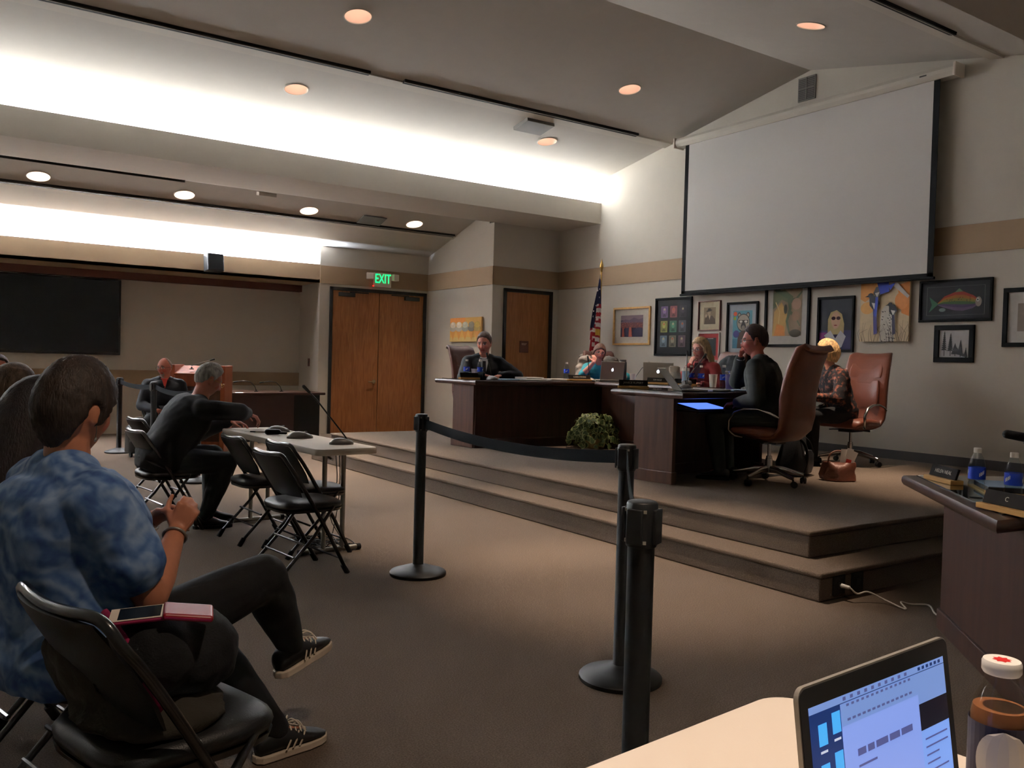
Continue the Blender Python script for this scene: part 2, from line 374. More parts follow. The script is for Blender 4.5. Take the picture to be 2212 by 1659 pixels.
# exit sign
t = thing('exit_sign', 'white exit sign with green letters above the double doors', 'exit sign', (6.98, YD - .012, 2.78))
MB().box(-.17, .17, -.05, 0, -.13, .13).build('housing', 'white_plastic', t, bevel=.006)
text('lettering', 'EXIT', .19, 'exit_green', t, Matrix.Translation((0, -.052, .015)) @ Matrix.Rotation(pi / 2, 4, 'X') @ Matrix.Diagonal((.82, 1.25, 1, 1)), .002, 'glowing green EXIT letters')
MB().bc((-.18, -.03, -.115), (.012, .03, .012)).build('indicator_light', 'red_led', t)
for s in (-1, 1):
    b = MB(); b.M = Matrix.Translation((s * .25, -.04, .06)) @ Matrix.Rotation(s * .35, 4, 'Z'); b.bc((0, 0, 0), (.13, .09, .12)).mx(Matrix()).bc((s * .18, -.03, .03), (.03, .03, .03))
    b.build('emergency_lamp', 'white_plastic', t, bevel=.012)
# wall speaker on header
t = thing('wall_speaker', 'small black speaker box fixed on the header above the alcove', 'speaker', (3.94, YD, 2.80))
b = MB(); b.at(0, -.13, .02, .12, R(-8)).bc((0, 0, 0), (.27, .18, .28)); b.build('cabinet', 'black_satin', t, bevel=.012)
b = MB(); b.at(0, -.13, .02, .12, R(-8)).bc((0, -.094, 0), (.24, .008, .25)); b.build('grille', 'black_fabric', t)
MB().bc((0, -.02, .02), (.06, .06, .06)).build('bracket', 'black_metal', t)
# television
t = thing('television', 'large black flat television on the alcove wall', 'television', (1.62, YT, 1.90))
MB().box(-1.13, 1.12, -.09, -.03, -.61, .61).build('bezel', 'black_satin', t, bevel=.008)
MB().box(-1.10, 1.09, -.092, -.088, -.57, .585).build('screen', 'tv_glass', t)
MB().box(-.4, .4, -.03, 0, -.25, .25).build('wall_mount', 'black_metal', t)
# ------------------------------------------------------------------ projection screen
t = thing('projection_screen', 'large pulled-down white projection screen with black borders', 'projection screen', (XW - .022, 7.16, 0))
b = MB()
prf = [(-.02, 4.68), (-.16, 4.68), (-.185, 4.64), (-.185, 4.60), (-.15, 4.555), (-.02, 4.555)]
y0, y1 = -2.07, 2.06
b.add([(x, y0, z) for x, z in prf] + [(x, y1, z) for x, z in prf], [list(range(6)), list(range(6, 12))] + [(i, (i + 1) % 6, 6 + (i + 1) % 6, 6 + i) for i in range(6)])
b.build('case', 'white_trim', t, bevel=.004)
for y in (y0 - .03, y1 + .0): MB().box(-.2, 0, y, y + .03, 4.54, 4.69).build('end_cap', 'white_plastic', t, bevel=.01)
MB().box(-.187, -.184, y0 + .3, y0 + .38, 4.61, 4.625).build('badge', 'cove_base', t)
MB().box(-.13, -.128, -1.83, 1.83, 2.44, 4.56).build('fabric', 'screen_white', t)
MB().box(-.132, -.127, -1.90, -1.83, 2.40, 4.56).box(-.132, -.127, 1.83, 1.90, 2.40, 4.56).box(-.132, -.127, -1.9, 1.9, 2.40, 2.445).build('black_border', 'screen_black', t)
MB().box(-.145, -.115, -1.92, 1.92, 2.375, 2.405).build('bottom_bar', 'screen_black', t, bevel=.006)
# ------------------------------------------------------------------ more materials
mat('leather_brown', (106, 58, 42), .38, spec=.5, col2=(126, 70, 50), nscale=3, bump=.12, bscale=160)
mat('leather_dark', (84, 46, 34), .42, spec=.5, bump=.12, bscale=160)
def mixglass(name, col, fac=.06, rough=.02):
    m = bpy.data.materials.new(name); m.use_nodes = True; n = m.node_tree.nodes; L = m.node_tree.links; n.remove(n['Principled BSDF'])
    a = n.new('ShaderNodeBsdfTransparent'); a.inputs[0].default_value = (*col, 1); g = n.new('ShaderNodeBsdfGlossy'); g.inputs['Roughness'].default_value = rough
    f = n.new('ShaderNodeLayerWeight'); f.inputs[0].default_value = .28; mx = n.new('ShaderNodeMixShader')
    ge = n.new('ShaderNodeNewGeometry'); iv = n.new('ShaderNodeMath'); iv.operation = 'SUBTRACT'; iv.inputs[0].default_value = 1; L.new(ge.outputs['Backfacing'], iv.inputs[1]); mu = n.new('ShaderNodeMath'); mu.operation = 'MULTIPLY'; L.new(iv.outputs[0], mu.inputs[0]); L.new(f.outputs['Fresnel'], mu.inputs[1]); L.new(mu.outputs[0], mx.inputs[0]); L.new(a.outputs[0], mx.inputs[1]); L.new(g.outputs[0], mx.inputs[2]); L.new(mx.outputs[0], n['Material Output'].inputs[0]); MATS[name] = m
mixglass('picture_glass', (1, 1, 1)); mixglass('clear_plastic', (.86, .9, .93), rough=.05); mixglass('water_clear', (.9, .94, .96)); mixglass('bottle_glass', (.9, .88, .84))
mat('label_blue', (22, 62, 190), .4); mat('label_white', (220, 226, 236), .5); mat('cap_white', (235, 232, 226), .4)
mat('laptop_alu', (168, 162, 152), .4, .55, var=.01); mat('key_black', (18, 18, 20), .5)
mat('logo_glow', (225, 235, 255), emit=2.2, var=0); mat('screen_glow', (92, 128, 255), emit=1.0, var=.03)
mat('plate_dark', (36, 31, 28), .85, spec=.1); mat('plate_text', (196, 188, 172), .5)
mat('basket', (176, 150, 100), .8, bump=.4, bscale=60); mat('leaf_dark', (44, 62, 30), .5, col2=(70, 92, 46)); mat('leaf_pale', (128, 142, 84), .5, col2=(164, 172, 118))
mat('flag_navy', (24, 26, 58), .8); mat('flag_red', (150, 24, 36), .8); mat('flag_white', (214, 206, 200), .8); mat('flag_gold', (200, 160, 60), .6)
mat('purse_copper', (104, 60, 42), .4, .15, bump=.2, bscale=60); mat('orange_cloth', (216, 96, 40), .7); mat('tissue_red', (190, 50, 36), .7)
mat('cup_foam', (232, 226, 216), .6, var=.01); mat('purple_cup', (52, 34, 92), .35, coat=.3); mat('bag_white', (214, 204, 188), .7, bump=.5, bscale=24)
mat('cable_white', (220, 214, 204), .5); mat('cable_black', (12, 12, 12), .6)
mat('juice', (142, 94, 62), .3, spec=.3, var=.03); mat('juice_label', (226, 218, 208), .5); mat('juice_navy', (36, 32, 60), .5); mat('juice_red', (206, 40, 40), .5)
mat('mic_grey', (104, 98, 92), .4, .3); mat('gold_pen', (150, 130, 100), .3, .6); mat('tray_glow', (255, 226, 206), emit=.9, var=0)

# ------------------------------------------------------------------ folding chair (faces +x)
def rail_pts(s=1):
    L = [(.215, .205, .03), (.06, .22, .305), (-.115, .222, .595), (-.19, .222, .70), (-.212, .205, .742), (-.222, .165, .757), (-.235, .09, .755), (-.24, 0, .752)]
    return L
def folding_chair(label, group):
    t = thing('folding_chair', label, 'chair', (0, 0, 0), 0, group)
    h = rail_pts(); pts = h + [(x, -y, z) for x, y, z in h[-2::-1]]
    # smooth the path
    P = []
    for i in range(len(pts) - 1):
        for k in range(4):
            f = k / 4; a, b = V(pts[i]), V(pts[i + 1]); p0 = V(pts[max(i - 1, 0)]); p3 = V(pts[min(i + 2, len(pts) - 1)])
            P.append(.5 * ((2 * a) + (b - p0) * f + (2 * p0 - 5 * a + 4 * b - p3) * f * f + (3 * a - p0 - 3 * b + p3) * f ** 3))
    P.append(V(pts[-1]))
    MB().tube(P, .0125, 10).build('frame', 'black_metal', t, smooth=60)
    for s in (1, -1):
        MB().tube([(.13, s * .195, .425), (.0, s * .197, .25), (-.215, s * .2, .03)], .011, 8).build('leg', 'black_metal', t, smooth=60)
        for x, y in ((.215, .205), (-.215, .2)):
            d = 1 if x > 0 else -1
            MB().tube([(x - d * .02, s * y, .055), (x + d * .014, s * y, .0)], [.016, .017], 10).build('rubber_foot', 'black_rubber', t, smooth=40)
    MB().tube([(.175, .208, .1), (.175, -.208, .1)], .007, 6).build('crossbar', 'black_metal', t)
    MB().tube([(-.13, .197, .135), (-.13, -.197, .135)], .007, 6).build('crossbar', 'black_metal', t)
    MB().tube([(-.07, .197, .21), (-.07, -.197, .21)], .007, 6).build('crossbar', 'black_metal', t)
    b = MB(); N = 36
    def ring(z, e):
        r = []
        for k in range(N):
            a = 2 * pi * k / N; c, s_ = cos(a), sin(a); m = (abs(c) ** 4 + abs(s_) ** 4) ** -.25
            r.append((.02 + (.205 + e) * c * m, (.2 + e) * s_ * m * (1 + .04 * c), z))
        return r
    b.loft([ring(.392, -.03), ring(.395, -.004), ring(.41, 0)])
    b.build('seat_pan', 'black_metal', t, smooth=50)
    MB().loft([ring(.41, -.012), ring(.416, -.002), ring(.43, .002), ring(.445, -.002), ring(.456, -.02), ring(.462, -.07), ring(.464, -.14)]).build('seat', 'black_vinyl', t, smooth=50)
    b = MB(); rows = []
    for i in range(9):
        z = .49 + .255 * i / 8; f = (z - .49) / .255; x0 = -.07 - .155 * f; hw = .198 - (.02 if i in (0, 8) else 0) - (.01 if i in (1, 7) else 0)
        ft = []; bk = []
        for k in range(11):
            y = -hw + 2 * hw * k / 10; bow = -.03 * (1 - (y / .2) ** 2); th = .020 * (1 - abs(y / hw) ** 6 * .7) * (1 if 0 < i < 8 else .5)
            ft.append((x0 + bow + th, y, z)); bk.append((x0 + bow - th * .6, y, z))
        rows.append(ft + bk[::-1])
    b.loft(rows).build('backrest', 'black_vinyl', t, smooth=50)
    return t
# ------------------------------------------------------------------ executive chair (faces +x)
def exec_chair(label, m='leather_brown', group='high-back leather chairs on the stage', tilt=0):
    t = thing('executive_chair', label, 'office chair', (0, 0, 0), 0, group)
    for k in range(5):
        a = 2 * pi * k / 5 + .3
        b = MB(); b.at(0, 0, 0, a); b.tube([(.03, 0, .125), (.12, 0, .122), (.22, 0, .098), (.315, 0, .078)], [.03, .027, .022, .016], 10, flat=.62, up=(0, 0, 1))
        o = b.build('leg', 'chrome', t, smooth=50)
        c = MB(); c.at(.315 * cos(a), .315 * sin(a), 0, a + 1)
        for s in (-1, 1):
            M0 = c.M.copy(); c.M = M0 @ Matrix.Translation((.01, s * .014, .028)) @ Matrix.Rotation(pi / 2, 4, 'X'); c.lathe([(.001, -.011), (.024, -.011), (.028, -.006), (.028, .006), (.024, .011), (.001, .011)], 18); c.M = M0
        c.tube([(0, 0, .07), (0, 0, .035), (.01, 0, .03)], .008, 8)
        c.build('caster', 'black_rubber', t, smooth=40)
    MB().lathe([(.03, .09), (.03, .22), (.026, .222), (.026, .24), (.016, .242), (.016, .36)], 18).build('gas_column', 'chrome', t, smooth=40)
    MB().box(-.11, .12, -.08, .08, .35, .40).tube([(.02, -.08, .37), (.02, -.2, .365), (.02, -.24, .36)], .008, 8).tube([(-.05, .08, .37), (-.05, .19, .365)], .01, 8).build('mechanism', 'black_satin', t, bevel=.01)
    # shell: seat and backrest as two padded bodies
    def body(path, name, half, thick, mm, bow=.0):
        rings = []; n = len(path)
        for i, (x, z) in enumerate(path):
            a = V(path[max(i - 1, 0)]); c = V(path[min(i + 1, n - 1)]); d = (c - a).normalized(); nn = V((d.y, -d.x))     # points to the sitter
            hw = half[i]; th = thick[i]; r = []
            N = 26
            for k in range(N):
                q = 2 * pi * k / N; cy = cos(q); sy = sin(q)
                yy = hw * (abs(cy) ** .45) * (1 if cy > 0 else -1); tt = th * (abs(sy) ** .6) * (1 if sy > 0 else -1)
                f = bow * (yy / hw) ** 2 if hw else 0
                r.append((x + nn.x * (tt + f), yy, z + nn.y * (tt + f)))
            rings.append(r)
        return MB().loft(rings).build(name, mm, t, smooth=60)
    body([(.27, .405), (.265, .43), (.22, .455), (.1, .462), (-.05, .45), (-.16, .445), (-.2, .45)], 'seat', [.2, .235, .25, .255, .255, .245, .22], [.01, .03, .045, .05, .05, .045, .02], m)
    body([(.2, .405), (.05, .39), (-.1, .385), (-.2, .41), (-.265, .48), (-.285, .6), (-.285, .75), (-.31, .9), (-.355, 1.05), (-.383, 1.12), (-.40, 1.158), (-.42, 1.172), (-.44, 1.15)], 'backrest', [.2, .225, .235, .245, .255, .26, .262, .258, .25, .245, .24, .225, .20], [.012, .022, .026, .03, .035, .045, .048, .045, .042, .044, .04, .03, .016], m, .03)
    body([(-.245, .62), (-.25, .7), (-.262, .8), (-.285, .9)], 'lumbar_cushion', [.17, .19, .19, .17], [.012, .03, .03, .012], m, .04)
    body([(-.29, .93), (-.315, .99), (-.352, 1.07), (-.375, 1.12)], 'headrest', [.18, .19, .18, .15], [.012, .026, .026, .012], m, .03)
    for s in (-1, 1):
        y = s * .275
        MB().tube([(.13, s * .225, .40), (.19, s * .25, .41), (.235, y, .46), (.235, y, .54), (.18, y, .615), (.08, y, .65), (-.05, y, .655), (-.17, y, .625), (-.25, s * .262, .59)], [.012, .014, .015, .016, .018, .019, .018, .015, .012], 10, flat=.7, up=(0, s, 0)).build('armrest', 'chrome' if m == 'leather_brown' else 'chrome', t, smooth=60)
    return t
# ------------------------------------------------------------------ stanchion
def stanchion(label, x, y, belt=None):
    t = thing('stanchion_post', label, 'stanchion', (x, y, 0), 0, 'black belt stanchions')
    MB().lathe([(.001, 0), (.172, 0), (.176, .006), (.176, .018), (.168, .026), (.11, .044), (.055, .062), (.04, .068), (.001, .068)], 40).build('base', 'black_satin', t, smooth=35)
    MB().lathe([(.0345, .066), (.0345, .068), (.033, .07), (.033, .915), (.001, .915)], 24).build('pole', 'black_satin', t, smooth=40)
    b = MB().lathe([(.001, .89), (.037, .89), (.039, .9), (.039, .993), (.036, 1.0), (.03, 1.002), (.001, 1.002)], 28)
    for a in range(4):
        b.at(0, 0, 0, a * pi / 2 + .4).box(.036, .046, -.02, .02, .90, .985)
    b.build('belt_head', 'black_satin', t, smooth=35, bevel=.002)
    b = MB()
    for a in range(4):
        for z in (.905, .98):
            b.at(0, 0, z, a * pi / 2 + .4 + .6).bc((.04, 0, 0), (.003, .008, .008))
    b.build('rivets', 'grey_metal', t)
    if belt:
        dx, dy, sag = belt; n = 24; L_ = sqrt(dx * dx + dy * dy); ux, uy = dx / L_, dy / L_; b = MB(); rg = []
        for i in range(n + 1):
            f = i / n; d = .045 + (L_ - .09) * f; z = .945 - sag * 4 * f * (1 - f); tw = .004
            rg.append([(ux * d - uy * s * .0015, uy * d + ux * s * .0015, z + h) for s, h in ((-1, -.028), (1, -.028), (1, .028), (-1, .028))])
        b.loft(rg).build('belt', 'belt_webbing', t)
    return t
P1 = (2.585, 4.74); P2 = (2.475, 2.73); P3 = (1.47, 1.56); P4 = (2.23, 12.45); P5 = (2.29, 10.72)
stanchion('black stanchion post standing alone at the end of the near belt, left of the ivy', *P1, (P2[0] - P1[0], P2[1] - P1[1], .05))
stanchion('black stanchion post whose round base shows beside the nearest post', *P2, (P3[0] - P2[0], P3[1] - P2[1], .06))
stanchion('nearest black stanchion post, rising beside the white table in front', *P3)
stanchion('far black stanchion post beside the wheeled bag', *P4, (P5[0] - P4[0], P5[1] - P4[1], .03))
stanchion('far black stanchion post in front of the bald man', *P5, (.14, -1.41, .05))
stanchion('far black stanchion post hidden behind the grey-haired man, its belt coming from the left', 2.43, 9.31)
# ------------------------------------------------------------------ dais desks
ZT = 1.125
def offset(poly, d):
    n = len(poly); out = []
    for i in range(n):
        a, b, c = V(poly[i - 1]), V(poly[i]), V(poly[(i + 1) % n]); e1 = (b - a).normalized(); e2 = (c - b).normalized()
        n1 = V((e1.y, -e1.x)); n2 = V((e2.y, -e2.x)); k = (n1 + n2); k = k / max(.2, 1 + n1.dot(n2)); out.append((b.x + k.x * d, b.y + k.y * d))
    return out
def desk(label, top, panels, z0, zt, group, glass=True, lean=0):
    t = thing('dais_desk', label, 'desk', (0, 0, 0), 0, group)
    h = .055
    rings = [[(x, y, zt + dz) for x, y in offset(top, d)] for d, dz in ((-.03, -h), (-.008, -h + .004), (0, -h + .016), (.002, -h / 2), (0, -.012), (-.008, -.003), (-.03, 0))]
    MB().loft(rings).build('desktop', 'desk_lip', t, smooth=40)
    if glass: MB().prism(offset(top, -.06), zt, zt + .006).build('glass_top', 'glass_top', t)
    for i, (a, b_, m) in enumerate(panels):
        d = V((b_[0] - a[0], b_[1] - a[1])); L_ = d.length; ang = atan2(d.y, d.x)
        b = MB(); b.at(a[0], a[1], 0, ang).box(0, L_, -.02, .02, z0 + .1, zt - h + .005); b.build('panel', m, t, bevel=.003)
        b = MB(); b.at(a[0], a[1], 0, ang).box(-.012, L_ + .012, -.034, .034, z0 + .0, z0 + .105); b.build('plinth', m, t, bevel=.006)
    return t
GD = 'curved dark wood dais desks'
desk('dark wood dais desk before the black-suited man, ivy basket at its foot', [(5.24, 8.36), (8.35, 8.28), (8.4, 9.15), (5.2, 9.22)],
     [((5.31, 8.47), (5.28, 8.88), 'desk_panel'), ((5.31, 8.47), (6.7, 8.44), 'desk_wood'), ((6.7, 8.44), (8.2, 8.40), 'desk_wood'), ((8.2, 8.4), (8.2, 8.95), 'desk_wood')], ST, ZT, GD)
desk('dark wood dais desk with lighter end panel, before the grey-suited man', [(5.22, 5.10), (6.9, 5.35), (6.75, 6.05), (5.24, 6.02)],
     [((5.28, 5.24), (5.24, 5.68), 'desk_panel'), ((5.26, 5.68), (6.7, 5.85), 'desk_wood'), ((6.65, 5.45), (6.65, 5.8), 'desk_wood')], ST, ZT, GD)
desk('dark wood dais desk along the back, before the woman in red', [(6.95, 5.5), (7.75, 5.7), (7.75, 8.3), (6.95, 8.3)],
     [((7.05, 5.9), (7.05, 8.25), 'desk_wood'), ((7.05, 8.25), (7.5, 8.25), 'desk_wood')], ST, ZT, GD)
desk('dark wood desk with glass top at the right edge, on the main floor', [(4.28, 2.58), (3.28, 1.6), (4.1, 1.52), (4.95, 2.2)],
     [((4.45, 2.42), (3.5, 1.50), 'desk_wood'), ((3.5, 1.50), (4.05, 1.60), 'desk_wood'), ((4.45, 2.42), (4.8, 2.2), 'desk_wood')], 0, .80, GD)
# keyboard shelf with lit tablet under the near dais desk
t = thing('under_desk_shelf', 'dark pull-out shelf under the dais desk holding a lit blue screen', 'shelf', (5.95, 5.46, .965), R(6))
MB().box(-.45, .42, -.2, .13, -.02, 0).build('board', 'desk_wood', t, bevel=.004); MB().tube([(-.45, -.205, -.012), (.42, -.205, -.012)], .012, 8).build('front_rail', 'black_satin', t)
t = thing('tablet_screen', 'bright blue lit screen lying on the shelf under the desk', 'screen', (5.78, 5.40, .995), R(4)); t.rotation_euler = (R(10), 0, R(4))
MB().box(-.22, .22, -.13, .13, -.012, 0).build('body', 'black_satin', t, bevel=.004); MB().box(-.2, .2, -.115, .115, 0, .002).build('display', 'screen_glow', t)
# ------------------------------------------------------------------ white folding table
def fold_table(label, cx, cy, rz, L_, W_, z=.74, legs=True, r=.06):
    t = thing('folding_table', label, 'table', (cx, cy, 0), rz)
    def rr(e, n=8):
        o = []
        for sx, sy, a0 in ((1, 1, 0), (-1, 1, 90), (-1, -1, 180), (1, -1, 270)):
            for k in range(n + 1):
                a = R(a0 + 90 * k / n); o.append((sx * (W_ / 2 - r) + (r + e) * cos(a), sy * (L_ / 2 - r) + (r + e) * sin(a)))
        return o
    MB().loft([[(x, y, z + dz) for x, y in rr(e)] for e, dz in ((-.012, -.045), (-.002, -.042), (0, -.036), (0, -.01), (-.004, -.002), (-.012, 0))]).build('tabletop', 'table_white', t, smooth=40)
    for s in (-1, 1):
        y = s * (L_ / 2 - .25)
        MB().tube([(-W_ / 2 + .03, y, .022), (W_ / 2 - .03, y, .022)], .018, 12).build('foot', 'grey_metal', t, smooth=40)
        for x in (-.055, .085) if W_ < .6 else (-.2, .2):
            MB().tube([(x, y, .03), (x, y, z - .045)], .0165, 12).build('leg', 'grey_metal', t, smooth=40)
        for x in (-W_ / 2 + .02, W_ / 2 - .03):
            MB().tube([(x, y, .022), (x + .03 * (1 if x > 0 else -1), y, .022)], .021, 12).build('end_cap', 'black_rubber', t)
        MB().tube([(0, y, z - .1), (0, y - s * .35, z - .05)], .009, 8).build('brace', 'grey_metal', t)
    return t
fold_table('narrow white folding table with microphones, grey-haired man seated at it', 2.31, 6.22, R(3.2), 1.83, .45)
# near white table: corner far left at about (1.29, 1.02)
fold_table('white table at the bottom right with the open laptop and juice bottle', 1.72, .62, R(92), 1.1, .76) if False else None
t = thing('writing_table', 'white table with rounded corner at the bottom right, open laptop on it', 'table', (1.3, 1.02, 0), R(5.5))
def rc(e, x0=-1.6, x1=.02, y0=-.72, y1=0, r=.07):
    o = []
    for cx_, cy_, a0 in ((x1 - r, y1 - r, 0), (x0 + r, y1 - r, 90), (x0 + r, y0 + r, 180), (x1 - r, y0 + r, 270)):
        for k in range(9): a = R(a0 + 90 * k / 8); o.append((cx_ + (r + e) * cos(a), cy_ + (r + e) * sin(a)))
    return o
MB().loft([[(x, y, .74 + dz) for x, y in rc(e)] for e, dz in ((-.012, -.045), (-.002, -.042), (0, -.036), (0, -.01), (-.004, -.002), (-.012, 0))]).build('tabletop', 'table_white', t, smooth=40)
for x in (-1.4, -.18):
    MB().tube([(x, -.66, .02), (x, -.06, .02)], .018, 12).build('foot', 'grey_metal', t, smooth=40)
    for y in (-.5, -.22): MB().tube([(x, y, .03), (x, y, .695)], .0165, 12).build('leg', 'grey_metal', t, smooth=40)
# ------------------------------------------------------------------ chairs
GF = 'black padded folding chairs'
ch = folding_chair('x', GF)
CH = [((1.97, 5.16), 6, 'empty black folding chair nearest the camera at the white table'),
      ((2.23, 5.70), 4, 'empty black folding chair pushed under the white table edge'),
      ((2.08, 6.24), 4, 'empty black folding chair between the tucked chair and the grey-haired man'),
      ((1.56, 6.92), 6, 'black folding chair under the grey-haired man'),
      ((1.80, 8.15), 8, 'black folding chair behind the grey-haired man, its back rail showing'),
      ((.478, 2.155), 16, 'black folding chair in the front left corner holding coat, bag and phone'),
      ((.45, 2.68), 15, 'black folding chair under the woman in the blue tie-dye shirt'),
      ((.26, 3.22), 14, 'black folding chair under the dark long-haired person'),
      ((.40, 3.66), 14, 'black folding chair under the blond-haired person'),
      ((.34, 4.62), 12, 'black folding chair under the person with brown hair and yellow top'),
      ((2.63, 11.75), -78, 'black folding chair under the bald man'),
      ((.66, 9.36), -80, 'black folding chair far back at the left photo edge')]
FC = []
for i, ((x, y), a, l) in enumerate(CH):
    o = ch if i == 0 else dup(ch); o.location = (x, y, 0); o.rotation_euler = (0, 0, R(a)); o['label'] = l; FC.append(o); o.scale = (1.04,) * 3 if i in (5, 6) else (1, 1, 1)
GE = 'high-back leather chairs on the stage'
ec = exec_chair('large brown leather executive chair under the man in the grey suit')
ec.location = (6.17, 4.965, ST); ec.rotation_euler = (0, 0, R(97))
e2 = dup(ec, (8.33, 5.63, ST), R(186), 'reddish brown leather executive chair at the far right, under the blonde woman')
e3 = exec_chair('dark brown leather executive chair behind the man in the black suit', 'leather_dark'); e3.location = (6.2, 9.76, ST); e3.rotation_euler = (0, 0, R(-74))
e4 = dup(e3, (8.45, 9.9, ST), R(-118), 'executive chair with a puffy silver-grey jacket over it, behind the woman in teal')
e6 = dup(e3, (8.15, 7.5, ST), R(174), 'executive chair with a black coat over its back, under the woman in red')
# ------------------------------------------------------------------ podium, counter
t = thing('podium', 'reddish wooden podium beside the bald man', 'podium', (3.27, 12.35, 0), R(-28))
MB().box(-.33, .33, -.24, .22, 0, 1.08).build('body', 'podium_wood', t, bevel=.006)
MB().box(-.36, -.30, -.27, .24, 0, 1.19).box(.30, .36, -.27, .24, 0, 1.19).build('side_panel', 'podium_wood', t, bevel=.008)
b = MB(); b.at(0, -.02, 1.10, 0, R(12)).box(-.31, .31, -.26, .24, 0, .03); b.build('reading_top', 'podium_wood', t, bevel=.006)
MB().box(-.3, .3, -.255, -.24, .15, .9).build('front_panel', 'desk_panel', t, bevel=.01)
def mic(label, loc, rz, pts, par=None, base=True, r=.004, name='gooseneck_microphone', head=.05):
    t = thing(name, label, 'microphone', loc, rz, 'gooseneck microphones')
    if base:
        MB().loft([[(x * s, y * s, z) for x, y in [(.085 * cos(2 * pi * k / 20) - .02, .058 * sin(2 * pi * k / 20)) for k in range(20)]] for s, z in ((1, 0), (1, .012), (.86, .026), (.5, .04), (.2, .045))]).build('base', 'mic_grey', t, smooth=40)
    else: MB().lathe([(.03, 0), (.03, .01), (.012, .016), (.012, .03)], 16).build('mount', 'black_satin', t, smooth=40)
    MB().tube(pts, r, 8).build('gooseneck', 'black_metal', t, smooth=60)
    a, c = V(pts[-2]), V(pts[-1]); d = (c - a).normalized()
    MB().cap(c - d * .005, c + d * head, .0095, .0115, 12).build('capsule', 'black_rubber', t, smooth=60)
    return t
mic('gooseneck microphone leaning up from the wooden podium', (3.1, 12.25, 1.13), R(10), [(0, 0, .02), (.0, 0, .05), (.12, -.02, .09), (.25, -.04, .13)], base=False)
t = thing('counter_desk', 'dark brown counter desk in front of the alcove, two thin microphones on it', 'desk', (0, 0, 0))
MB().prism([(3.3, 13.25), (5.5, 13.35), (5.5, 14.1), (3.3, 14.1)], .73, .775).build('desktop', 'desk_lip', t, bevel=.015, seg=3)
MB().box(3.4, 4.98, 13.38, 13.42, 0, .73).build('panel', 'counter_brown', t); MB().box(4.98, 5.42, 13.40, 13.44, 0, .73).build('panel', 'slot_black', t)
MB().box(5.38, 5.42, 13.44, 14.0, 0, .73).build('panel', 'counter_brown', t)
mic('left gooseneck microphone bending over the counter desk', (4.42, 13.55, .775), 0, [(0, 0, .02), (-.02, 0, .08), (-.09, 0, .15), (-.2, 0, .17), (-.30, 0, .155)], base=False, r=.006)
mic('right gooseneck microphone bending over the counter desk', (4.83, 13.55, .775), 0, [(0, 0, .02), (-.02, 0, .08), (-.09, 0, .15), (-.2, 0, .165), (-.30, 0, .15)], base=False, r=.006)
# microphones on the white table
mic('microphone with tall slanting stem at the near end of the white table', (2.40, 5.58, .74), R(170), [(-.06, 0, .03), (-.04, 0, .06), (.04, .0, .16), (.16, 0, .31), (.21, 0, .36)], r=.0055)
mic('short microphone base in the middle of the white table', (2.32, 6.05, .74), R(170), [(-.06, 0, .03), (-.045, 0, .05), (-.06, -.1, .10), (-.07, -.16, .13)], r=.0055) if False else None
for x, y, l, a in ((2.30, 6.1, 'flat microphone base without stem in the middle of the white table', 170), (2.33, 6.65, 'flat microphone base near the grey-haired man, papers beside it', 185)):
    t = thing('microphone_base', l, 'microphone', (x, y, .74), R(a), 'microphone bases on the white table')
    MB().loft([[(x_ * s, y_ * s, z) for x_, y_ in [(.095 * cos(2 * pi * k / 20) - .02, .06 * sin(2 * pi * k / 20)) for k in range(20)]] for s, z in ((1, 0), (1, .012), (.86, .026), (.5, .045), (.2, .05))]).build('base', 'mic_grey', t, smooth=40)
    MB().bc((.03, 0, .03), (.03, .04, .02)).build('switch', 'black_rubber', t, bevel=.006); MB().tube([(-.06, 0, .035), (-.06, 0, .05)], .012, 10).build('socket', 'black_satin', t)
t = thing('eyeglass_case', 'small black case lying on the white table before the microphone base', 'case', (2.24, 6.42, .74), R(-20))
MB().cap((-.05, 0, .022), (.03, 0, .022), .022, .02).build('shell', 'black_vinyl', t, smooth=50); MB().cap((.04, 0, .016), (.085, 0, .014), .012, .01).build('clip', 'black_satin', t, smooth=50)
for i, (x, y, a, l) in enumerate(((2.22, 6.86, 8, 'upper white sheet of paper under the grey-haired man\'s hand'), (2.28, 6.72, -12, 'lower white sheet of paper beside the pen on the white table'))):
    tag(MB().box(-.108, .108, -.14, .14, 0, .0012).build('paper_sheet', 'paper'), l, 'paper', 'papers on the white table').matrix_world = Matrix.Translation((x, y, .7405 + .0015 * (1 - i))) @ Matrix.Rotation(R(a), 4, 'Z')
t = thing('pen', 'dark pen lying on the papers on the white table', 'pen', (2.19, 6.62, .747), R(-40)); MB().tube([(-.07, 0, 0), (.05, 0, 0), (.07, 0, 0)], [.0045, .0045, .001], 8).build('barrel', 'gold_pen', t); MB().tube([(-.072, 0, 0), (-.03, 0, 0)], .0052, 8).build('cap', 'black_satin', t)
